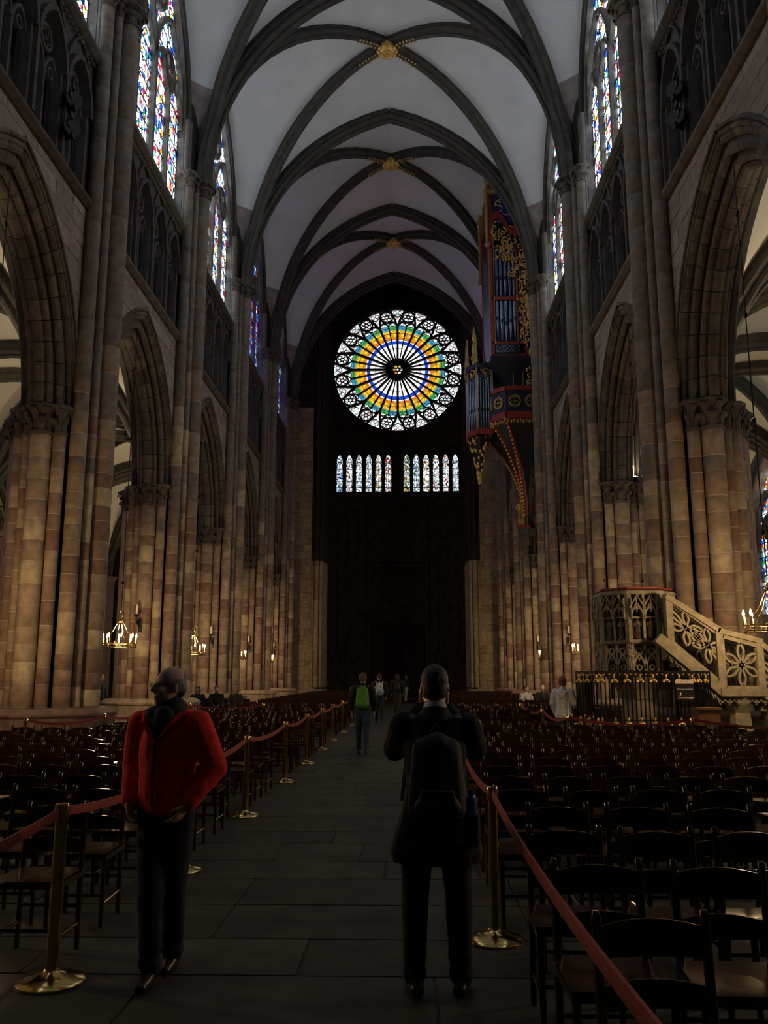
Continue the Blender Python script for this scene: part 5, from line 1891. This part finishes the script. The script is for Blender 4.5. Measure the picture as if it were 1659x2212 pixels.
def head_shape(mb, c, yaw, k=1.0, pitch=0.0):
    """skull, jaw, nose, brows, lips, ears; faces -y before yaw"""
    Mx = Matrix.Translation(c) @ Matrix.Rotation(yaw, 4, 'Z') @ Matrix.Rotation(pitch, 4, 'X')
    h = MB()
    h.ell((0, .012, .035), (.074, .094, .088), 14, 9)
    h.ell((0, -.02, -.03), (.060, .070, .085), 12, 8)
    h.ell((0, -.05, -.085), (.036, .036, .028), 10, 6)
    h.ell((0, -.078, .028), (.052, .016, .012), 10, 5)                 # brow
    capsule(h, (0, -.088, .018), .009, (0, -.108, -.022), .0135, 8)     # nose
    h.ell((-.013, -.098, -.026), (.009, .010, .008), 6, 4); h.ell((.013, -.098, -.026), (.009, .010, .008), 6, 4)
    h.ell((0, -.083, -.056), (.024, .009, .006), 8, 4); h.ell((0, -.082, -.066), (.020, .010, .007), 8, 4)
    for e in (-1, 1):
        h.ell((e*.040, -.066, -.022), (.024, .022, .024), 8, 5)
        h.ell((e*.076, .012, -.004), (.011, .020, .032), 8, 5)
    mb.merge(h, Mx @ Matrix.Scale(k, 4))
    return Mx @ Matrix.Scale(k, 4)

def person(label, loc, facing, H=1.75, arms=None, legs=None, head_yaw=0.0, head_pitch=0.0, coat=(.05,.05,.05), trousers=(.03,.03,.04), shoes=(.015,.013,.012), hair=(.03,.02,.014),
           hair_kind='short', voxel=.016, hem=.92, bulk=1.0, flare=.0, group=None, eyes=False, collar=None, sit=False, skirt=False, hero=False, hand_k=1.0):
    """local frame faces -y, x to the figure's left; everything in metres for a 1.75 m figure, scaled to H"""
    k = H/1.75
    t = empty('person', loc, facing); tag(t, label, 'person', group)
    A = arms or [(V(.235,.0,1.42), V(.27,.02,1.14), V(.25,-.06,.90), V(0,-.2,-1)), (V(-.235,.0,1.42), V(-.27,.02,1.14), V(-.25,-.06,.90), V(0,-.2,-1))]
    Lg = legs or [(V(.095,0,.93), V(.10,-.03,.50), V(.10,.03,.085), 0), (V(-.095,0,.93), V(-.10,-.03,.50), V(-.10,.03,.085), 0)]
    z_off = Lg[0][0].z - .93
    up = V(0, 0, z_off)
    # ---- body (skin), one continuous surface
    b = MB()
    chain(b, [V(0,.0,.95)+up, V(0,0,1.1)+up, V(0,.0,1.30)+up, V(0,.01,1.40)+up], [.115, .105, .125, .10], 12, .85, (0,1,0))
    capsule(b, V(-.13,.01,1.40)+up, .065, V(.13,.01,1.40)+up, .065)
    capsule(b, V(0,.015,1.42)+up, .055, V(0,-.005,1.54)+up, .052)
    hc = V(0, -.02, 1.625)+up
    Mh = head_shape(b, hc, head_yaw, 1.0, head_pitch)
    for (s, e, w, fd) in A:
        s = s+up if not sit else s+up; e = e+up; w = w+up
        chain(b, [s*1, e, w], [.05, .04, .028])
        hf = Vector(fd)
        hand(b, w, hf, V(0, .3, 1) if False else V(-e.x, 0, 0), V(0, -1, .3), hand_k, .55)
    for (h, kn, an, yaw) in Lg:
        chain(b, [h, kn, an], [.085, .056, .036])
        d = V(sin(yaw), -cos(yaw), 0)
        capsule(b, an + V(0,0,-.02) - d*.03, .036, an + d*.13 + V(0, 0, -.045), .028)
    me = remesh(b, min(voxel, .009 if hero else voxel), 3, 'body', [SKIN])
    place(me, 'body', t, scale=(k, k, k))
    # ---- coat
    c = MB()
    B = bulk
    hz = hem
    chain(c, [V(0,0,hz+.09)+up, V(0,0,1.12)+up, V(0,.0,1.30)+up, V(0,.01,1.39)+up], [(.165+flare)*B, .158*B, .168*B, .12*B], 16, .78, (0,1,0))
    capsule(c, V(-.15,.01,1.395)+up, .072*B, V(.15,.01,1.395)+up, .072*B)
    if hz < .85:
        chain(c, [V(0,.01,hz+.05)+up, V(0,.0,1.0)+up], [(.19+flare)*B, .17*B], 16, .72, (0,1,0))
    for (s, e, w, fd) in A:
        s = s+up; e = e+up; w = w+up
        s2 = Vector((s.x*.86, s.y, s.z-.01))
        chain(c, [s2, s2.lerp(e, .5), e, e.lerp(w, .55), w - (w-e).normalized()*.01], [.078*B, .074*B, .066*B, .056*B, .048*B])
    chain(c, [V(0,.02,1.43)+up, V(0,.015,1.475)+up], [.085, .075], 12)
    me = remesh(c, voxel, 4, 'coat', [coat if isinstance(coat, bpy.types.Material) else cloth('coat_cloth', coat)])
    # cut clean at the hem
    bm = bmesh.new(); bm.from_mesh(me)
    bmesh.ops.bisect_plane(bm, geom=bm.verts[:]+bm.edges[:]+bm.faces[:], plane_co=(0,0,hz+up.z), plane_no=(0,0,1), clear_inner=not sit)
    if hero:
        from mathutils import noise as nz_
        for v in bm.verts:
            p = v.co
            a = nz_.noise(Vector((p.x*7, p.y*7, p.z*3.2)))*.010 + nz_.noise(Vector((p.x*16+3, p.y*16, p.z*7)))*.0045
            v.co += v.normal*a
    bm.to_mesh(me); bm.free()
    co = place(me, 'coat', t, scale=(k, k, k))
    # ---- trousers or skirt
    p = MB()
    chain(p, [V(0,0,.93)+up, V(0,0,1.0)+up], [.145, .135], 14, .8, (0,1,0))
    for (h, kn, an, yaw) in Lg:
        chain(p, [h, h.lerp(kn, .5), kn, kn.lerp(an, .5), an + V(0,0,.0)], [.105, .094, .078, .070, .062])
    if skirt: chain(p, [V(0,0,.95)+up, V(0,0,.55)+up], [.16, .2], 14, .8, (0,1,0))
    me = remesh(p, voxel, 4, 'trousers', [cloth('trouser_cloth', trousers)])
    if hero:
        bm = bmesh.new(); bm.from_mesh(me)
        for v in bm.verts:
            q = v.co
            a = nz_.noise(Vector((q.x*9, q.y*9, q.z*6)))*.006
            if q.z < .3: a += .008*sin(q.z*70)*max(0, (.3-q.z)/.3)
            v.co += v.normal*a
        bm.to_mesh(me); bm.free()
    place(me, 'trousers', t, scale=(k, k, k))
    # ---- shoes
    shm = plain('shoe_leather', shoes, .3)
    for (h, kn, an, yaw) in Lg:
        d = V(sin(yaw), -cos(yaw), 0); sd = V(d.y, -d.x, 0)
        s = MB()
        fl_ = an.z - .085
        base = V(an.x, an.y, .045 + fl_)
        capsule(s, base - d*.055, .042, base + d*.05, .043, 10); capsule(s, base + d*.05, .043, base + d*.165 + V(0,0,-.008), .034, 10)
        capsule(s, base + V(0,0,.0) - d*.03, .043, base + V(0,0,.06) - d*.02, .044, 10)
        me = remesh(s, min(voxel, .010), 3, 'shoe', [shm])
        for v in me.vertices:
            if v.co.z < fl_ + .004: v.co.z = fl_ + .004
        o = place(me, 'shoe', t, scale=(k, k, k))
    # ---- hair
    if hair_kind:
        hb = MB(); hm = plain('hair', hair, .6, 0, 60, .5, bump=.4)
        if hair_kind == 'short':
            hb.ell((0, .022, .045), (.080, .094, .090), 14, 9); hb.ell((0, .045, -.01), (.074, .066, .075), 12, 7)
        elif hair_kind == 'long':
            hb.ell((0, .022, .045), (.086, .098, .093), 14, 9); hb.ell((0, .055, -.06), (.085, .062, .11), 12, 8); hb.ell((0, .07, -.16), (.075, .05, .08), 12, 7)
        elif hair_kind == 'bob':
            hb.ell((0, .022, .045), (.092, .104, .095), 14, 9); hb.ell((0, .04, -.03), (.092, .08, .075), 12, 8)
        elif hair_kind == 'bald':
            for e in (-1, 1):
                hb.ell((e*.062, .035, .015), (.020, .055, .042), 10, 7)
            hb.ell((0, .075, .0), (.062, .032, .058), 12, 7); hb.ell((0, .07, .055), (.058, .035, .045), 10, 6)
        me = remesh(hb, .008 if hero else voxel*.7, 2, 'hair', [hm])
        if hair_kind != 'bald':                                        # open the face
            bm = bmesh.new(); bm.from_mesh(me)
            bmesh.ops.bisect_plane(bm, geom=bm.verts[:]+bm.edges[:]+bm.faces[:], plane_co=(0, -.035, .045), plane_no=(0, .72, .70), clear_inner=True)
            bm.to_mesh(me); bm.free()
        me.transform(Mh)
        place(me, 'hair', t, scale=(k, k, k))
    if eyes:
        for e in (-1, 1):
            eb = MB().ell((e*.031, -.077, .006), (.012, .012, .009), 8, 6)
            me = eb.mesh('eye', plain('eye_white', (.5,.47,.42), .3), True); me.transform(Mh); o = place(me, 'eye', t, scale=(k, k, k))
            ib = MB().ell((e*.031, -.087, .006), (.0055, .004, .0055), 8, 4)
            me = ib.mesh('iris', plain('iris', (.02,.015,.01), .2), True); me.transform(Mh); place(me, 'iris', o)
    t['k'] = k
    return t, Mh, k, up

def backpack(label, owner, col, w=.30, h=.46, d=.17, z=1.02, y=.12, strap=None, pocket=True, lower=None, voxel=.014, straps_front=True):
    """rucksack on the back of a figure (its local +y side)"""
    t = empty('backpack', owner.location, owner.rotation_euler.z); tag(t, label, 'backpack')
    k = owner['k']; t.scale = (k, k, k)
    m = col if isinstance(col, bpy.types.Material) else cloth('pack_cloth', col, .7)
    b = MB()
    r = d*.5
    for xx in (-w/2+r, w/2-r):
        capsule(b, (xx, y+r, z+r), r, (xx*.86, y+r*.9, z+h-r*1.2), r*.8, 10)
    capsule(b, (0, y+r*1.2, z+r), r*1.05, (0, y+r, z+h-r), r*.95, 12)
    b.box(-w/2+r, w/2-r, y+.01, y+d*.9, z+.03, z+h-r)
    me = remesh(b, voxel, 4, 'pack_body', [m]); place(me, 'pack_body', t)
    if pocket:
        b = MB(); capsule(b, (-w*.22, y+d, z+.11), .055, (w*.22, y+d, z+.11), .055, 10); b.box(-w*.28, w*.28, y+d*.7, y+d+.04, z+.05, z+.2)
        me = remesh(b, voxel, 4, 'front_pocket', [cloth('pocket_cloth', lower) if lower else m]); place(me, 'front_pocket', t)
    sm = cloth('strap_cloth', strap) if strap else m
    for e in (-1, 1):
        sb = MB(); pts = [(e*.10, y+.03, z+h-.06), (e*.125, y-.03, 1.455), (e*.135, -.02, 1.475), (e*.14, -.13, 1.40), (e*.15, -.16, 1.25), (e*.18, -.02, z+.1)]
        sb.tube(pts if straps_front else pts[:3], .022, 6, True, .35)
        sb.obj('strap', sm, t)
    MB().tube([(-.03, y+.03, z+h-.02), (0, y+.04, z+h+.03), (.03, y+.03, z+h-.02)], .009, 5).obj('haul_loop', sm, t)
    return t

# man in the red jacket walking towards the choir, hands in pockets
red = cloth('red_fleece', (.80,.034,.022), .9, .3)
arms = [(V(.225,.0,1.42), V(.285,.06,1.16), V(.19,-.08,.965), V(-.5,-.35,-.8)), (V(-.225,.0,1.42), V(-.265,.05,1.16), V(-.205,-.07,.965), V(.35,-.35,-.85))]
legs = [(V(.085,0,.93), V(.06,.02,.50), V(-.01,.16,.085), .3), (V(-.08,0,.93), V(-.015,-.10,.51), V(.02,-.13,.085), .3)]
rm, Mh, k, up = person('man in red fleece jacket walking with hands in trouser pockets', (-1.41, 5.25, 0), radians(-16), 1.72, arms, legs, radians(-38), radians(-4), red, (.012,.013,.020), (.02,.017,.015),
                   (.30,.28,.26), 'bald', .012, .90, 1.10, .0, eyes=True, hero=True)
gb = MB()
for e in (-1, 1):
    gb.tube([(e*.034+.021*cos(2*pi*i/12), -.098, .004+.017*sin(2*pi*i/12)) for i in range(13)], .0022, 5, False)
    gb.tube([(e*.055, -.098, .008), (e*.078, -.04, .012), (e*.080, .02, .008)], .002, 5)
gb.tube([(-.013, -.099, .006), (.013, -.099, .006)], .002, 5)
me = gb.mesh('spectacles', M['iron']); me.transform(Mh); place(me, 'spectacles', rm, scale=(k, k, k))
sc_ = MB()
capsule(sc_, (0, .03, 1.475), .098, (0, .0, 1.50), .092, 14)
sc_.ell((0, -.10, 1.40), (.075, .05, .12), 12, 8); sc_.ell((.03, -.12, 1.46), (.07, .045, .06), 10, 6); sc_.ell((-.04, -.10, 1.47), (.07, .05, .05), 10, 6)
me = remesh(sc_, .011, 3, 'scarf', [cloth('dark_scarf', (.018,.022,.026))]); place(me, 'scarf', rm, scale=(k, k, k))
for e in (-1, 1):
    cb = MB(); cb.tube([(e*.03, -.155, 1.34), (e*.085, -.125, 1.42), (e*.125, -.05, 1.475), (e*.11, .05, 1.49)], [.012, .028, .03, .02], 8, True, .5)
    cb.obj('collar_flap', red, rm).scale = (k, k, k)
cb = MB(); cb.tube([(0, -.16, .95), (0, -.165, 1.15), (0, -.15, 1.33)], .007, 5); cb.obj('zip', M['iron'], rm).scale = (k, k, k)

# man in a dark coat seen from behind, photographing the nave
arms = [(V(.215,.0,1.42), V(.235,-.17,1.27), V(.075,-.245,1.505), V(.05,.15,1)), (V(-.215,.0,1.42), V(-.235,-.17,1.27), V(-.075,-.245,1.505), V(-.05,.15,1))]
legs = [(V(.095,0,.93), V(.12,-.02,.50), V(.125,.02,.085), .22), (V(-.095,0,.93), V(-.12,-.02,.50), V(-.125,.02,.085), -.22)]
dk = cloth('black_wool', (.007,.007,.008), .9)
bm_, Mh, k, up = person('man in long black coat seen from behind raising a phone to his face', (.15, 5.02, 0), pi, 1.72, arms, legs, 0, 0, dk, (.006,.006,.007), (.02,.018,.016),
                   (.012,.009,.007), 'short', .012, .69, 1.08, .045, hero=True)
sh = MB(); capsule(sh, (0, .02, 1.475), .073, (0, .012, 1.505), .070, 14)
o = sh.obj('shirt_collar', cloth('white_shirt', (.55,.55,.57)), bm_, smooth=True); o.scale = (k, k, k)
cf = MB(); capsule(cf, (0, .028, 1.435), .09, (0, .022, 1.465), .085, 14)
cf.obj('coat_collar', dk, bm_, smooth=True).scale = (k, k, k)
pk = backpack('black rucksack with bottle pocket on the photographing man', bm_, (.006,.006,.007), .33, .50, .17, .90, .13, straps_front=True)
MB().lathe([(.03, .82), (.043, .83), (.045, .96), (.040, .962)], 12, (-.185, .2, 0)).obj('side_pocket', cloth('pocket_black', (.006,.006,.007)), pk, smooth=True)
bt = empty('water_bottle', bm_.location, pi); tag(bt, 'blue plastic water bottle in the black rucksack side pocket', 'bottle')
bt.scale = (k, k, k)
bl = plain('bottle_blue', (.05,.16,.26), .15, 0, 8, .3)
MB().lathe([(.032, .84), (.036, .86), (.036, .98), (.028, 1.01), (.030, 1.03), (.018, 1.06)], 12, (-.185, .2, 0)).obj('bottle_body', bl, bt, smooth=True)
MB().lathe([(.017, 1.06), (.017, 1.085), (.008, 1.09)], 10, (-.185, .2, 0)).obj('bottle_cap', plain('cap_blue', (.01,.02,.16), .4), bt)
ph_ = empty('mobile_phone', (bm_.location.x, bm_.location.y+.30*k, 1.60*k)); tag(ph_, 'dark mobile phone held up by the man in black coat', 'phone')
MB().box(-.078, .078, -.004, .004, -.038, .038).obj('case', M['iron'], ph_)
MB().box(-.072, .072, -.006, -.0041, -.034, .034).obj('screen', plain('phone_glass', (.01,.012,.015), .1), ph_)

# walkers on the aisle
def stride(f): return [(V(.09,0,.93), V(.09,-.10*f,.51), V(.08,-.02-.12*f,.085+.0), 0), (V(-.09,0,.93), V(-.085,.06*f,.50), V(-.08,.20*f,.10), 0)]
pr, _, _, _ = person('walker in dark top and blue jeans seen from behind with green rucksack', (-.99, 19.4, 0), pi, 1.74, None, stride(.9), 0, 0, (.012,.012,.016), (.02,.045,.08), hair=(.12,.06,.025), voxel=.018)
backpack('bright green rucksack on walker in jeans', pr, (.07,.26,.025), .31, .50, .19, .98, .11, strap=(.02,.02,.02))
pr, _, _, _ = person('walker in dark clothes seen from behind with white and blue rucksack', (-1.06, 32.5, 0), pi+.1, 1.76, None, stride(1.0), .5, 0, (.02,.018,.018), (.014,.02,.03), hair=(.06,.03,.015), voxel=.02)
backpack('white and blue rucksack on dark-clothed walker', pr, (.55,.58,.62), .30, .46, .17, .98, .11, lower=(.25,.36,.6), voxel=.018)
pr, _, _, _ = person('long-haired walker in dark jacket and brown boots farther up the aisle', (-.47, 38.5, 0), pi, 1.76, None, stride(.7), 0, 0, (.012,.016,.024), (.035,.028,.018), (.05,.03,.015), (.03,.02,.012), 'long', voxel=.022)
backpack('small black rucksack on the long-haired walker', pr, (.012,.013,.017), .26, .40, .15, 1.02, .11, voxel=.02)
person('faraway visitor in pale trousers near the portal', (-.15, 57.5, 0), pi*.75, 1.75, None, stride(.8), 0, 0, (.02,.018,.018), (.35,.33,.3), hair=(.2,.08,.03), voxel=.03)
person('faraway visitor in dark coat beside the portal visitor', (-.75, 59.0, 0), pi, 1.75, None, stride(.5), 0, 0, (.02,.02,.024), (.03,.03,.03), voxel=.03)
# woman in the white coat
arms = [(V(.215,.0,1.42), V(.25,.03,1.16), V(.235,-.08,.94), V(0,-.3,-1)), (V(-.215,.0,1.42), V(-.25,.0,1.16), V(-.2,-.2,1.08), V(.2,-.8,.1))]
pw, _, k, _ = person('woman in short white coat and dark skirt standing by the pulpit railing', (3.33, 19.2, 0), pi+radians(-28), 1.66, arms, None, radians(-14), 0, (.82,.80,.74), (.01,.012,.018), (.01,.01,.01), (.24,.11,.04), 'bob', .016, .84, 1.05, .01, skirt=True)
hd = MB(); capsule(hd, (-.07, .10, 1.39), .05, (.07, .10, 1.39), .05, 10); hd.ell((0, .125, 1.33), (.09, .04, .09), 10, 6)
me = remesh(hd, .014, 3, 'hood', [cloth('white_hood', (.80,.78,.72))]); place(me, 'hood', pw, scale=(k, k, k))
# seated visitors
SITL = [(V(.09,0,.55), V(.11,-.40,.52), V(.11,-.38,.085), 0), (V(-.09,0,.55), V(-.11,-.40,.52), V(-.11,-.38,.085), 0)]
SITA = [(V(.215,.0,1.42), V(.25,-.08,1.16), V(.10,-.30,1.08), V(-.3,-.6,-.3)), (V(-.215,.0,1.42), V(-.25,-.08,1.16), V(-.10,-.30,1.08), V(.3,-.6,-.3))]
def bench(x0, x1, y, label):
    t = empty('wooden_bench', ((x0+x1)/2, y, 0)); tag(t, label, 'bench')
    w = (x1-x0)/2
    MB().box(-w, w, -.2, .2, .40, .44).obj('seat', M['chair'], t)
    MB().box(-w, w, .2, .24, .55, .9).obj('backrest', M['chair'], t)
    for e in (-1, 1):
        MB().box(e*w*.92-.03, e*w*.92+.03, -.18, .22, 0, .40).obj('leg', M['chair'], t)
        MB().box(e*w*.92-.02, e*w*.92+.02, .2, .24, .40, .60).obj('upright', M['chair'], t)
bench(-7.6, -5.5, 30.6, 'dark bench under the seated visitors by the piers opposite the pulpit')
person('seated visitor with white face mask and dark coat', (-6.62, 30.55, 0), .2, 1.72, SITA, SITL, .1, 0, (.02,.018,.016), (.02,.02,.025), hair=(.02,.015,.01), voxel=.02, sit=True)
mk = empty('face_mask', (-6.62, 30.55, 0), .3); tag(mk, 'white face mask on the seated visitor by the pier', 'mask')
MB().ell((0, -.085, 1.205), (.056, .035, .05), 10, 6).obj('mask_cloth', cloth('mask_white', (.7,.7,.7)), mk, smooth=True)
person('fair-haired seated visitor with pale scarf next to masked visitor', (-5.95, 30.55, 0), -.1, 1.70, SITA, SITL, -.3, .2, (.03,.028,.026), (.02,.02,.025), hair=(.30,.20,.09), hair_kind='bob', voxel=.02, sit=True)
person('dark-haired seated visitor in black at the bench end', (-7.28, 30.55, 0), .3, 1.70, SITA, SITL, -.6, 0, (.015,.015,.016), (.02,.02,.025), hair=(.03,.02,.014), hair_kind='long', voxel=.02, sit=True)
bench(4.1, 5.6, 33.6, 'dark bench under the seated visitors near the organ')
person('grey-haired seated visitor in black near the organ', (5.05, 33.55, 0), -.2, 1.72, SITA, SITL, 0, 0, (.015,.014,.014), (.02,.02,.025), hair=(.35,.33,.3), voxel=.02, sit=True)
person('seated visitor in pale jacket near the organ', (4.42, 33.55, 0), .3, 1.68, SITA, SITL, 1.0, 0, (.5,.48,.44), (.02,.02,.025), hair=(.05,.03,.02), voxel=.02, sit=True)
# group of visitors in the aisle
person('standing visitor in dark blue jacket in the side aisle', (-10.55, 30.2, 0), 1.2, 1.74, None, None, .3, 0, (.015,.025,.045), (.02,.03,.05), hair=(.22,.16,.1), voxel=.022)
person('standing visitor in black jacket turning in the side aisle', (-10.0, 30.9, 0), -.6, 1.72, None, None, .2, 0, (.012,.013,.016), (.02,.04,.06), hair=(.25,.22,.18), hair_kind='bob', voxel=.022)
person('standing visitor in dark coat at the aisle pier', (-9.62, 30.1, 0), -1.4, 1.70, None, None, 0, 0, (.014,.014,.016), (.015,.015,.02), hair=(.05,.04,.03), voxel=.022)

bpy.data.scenes.remove(TMP)
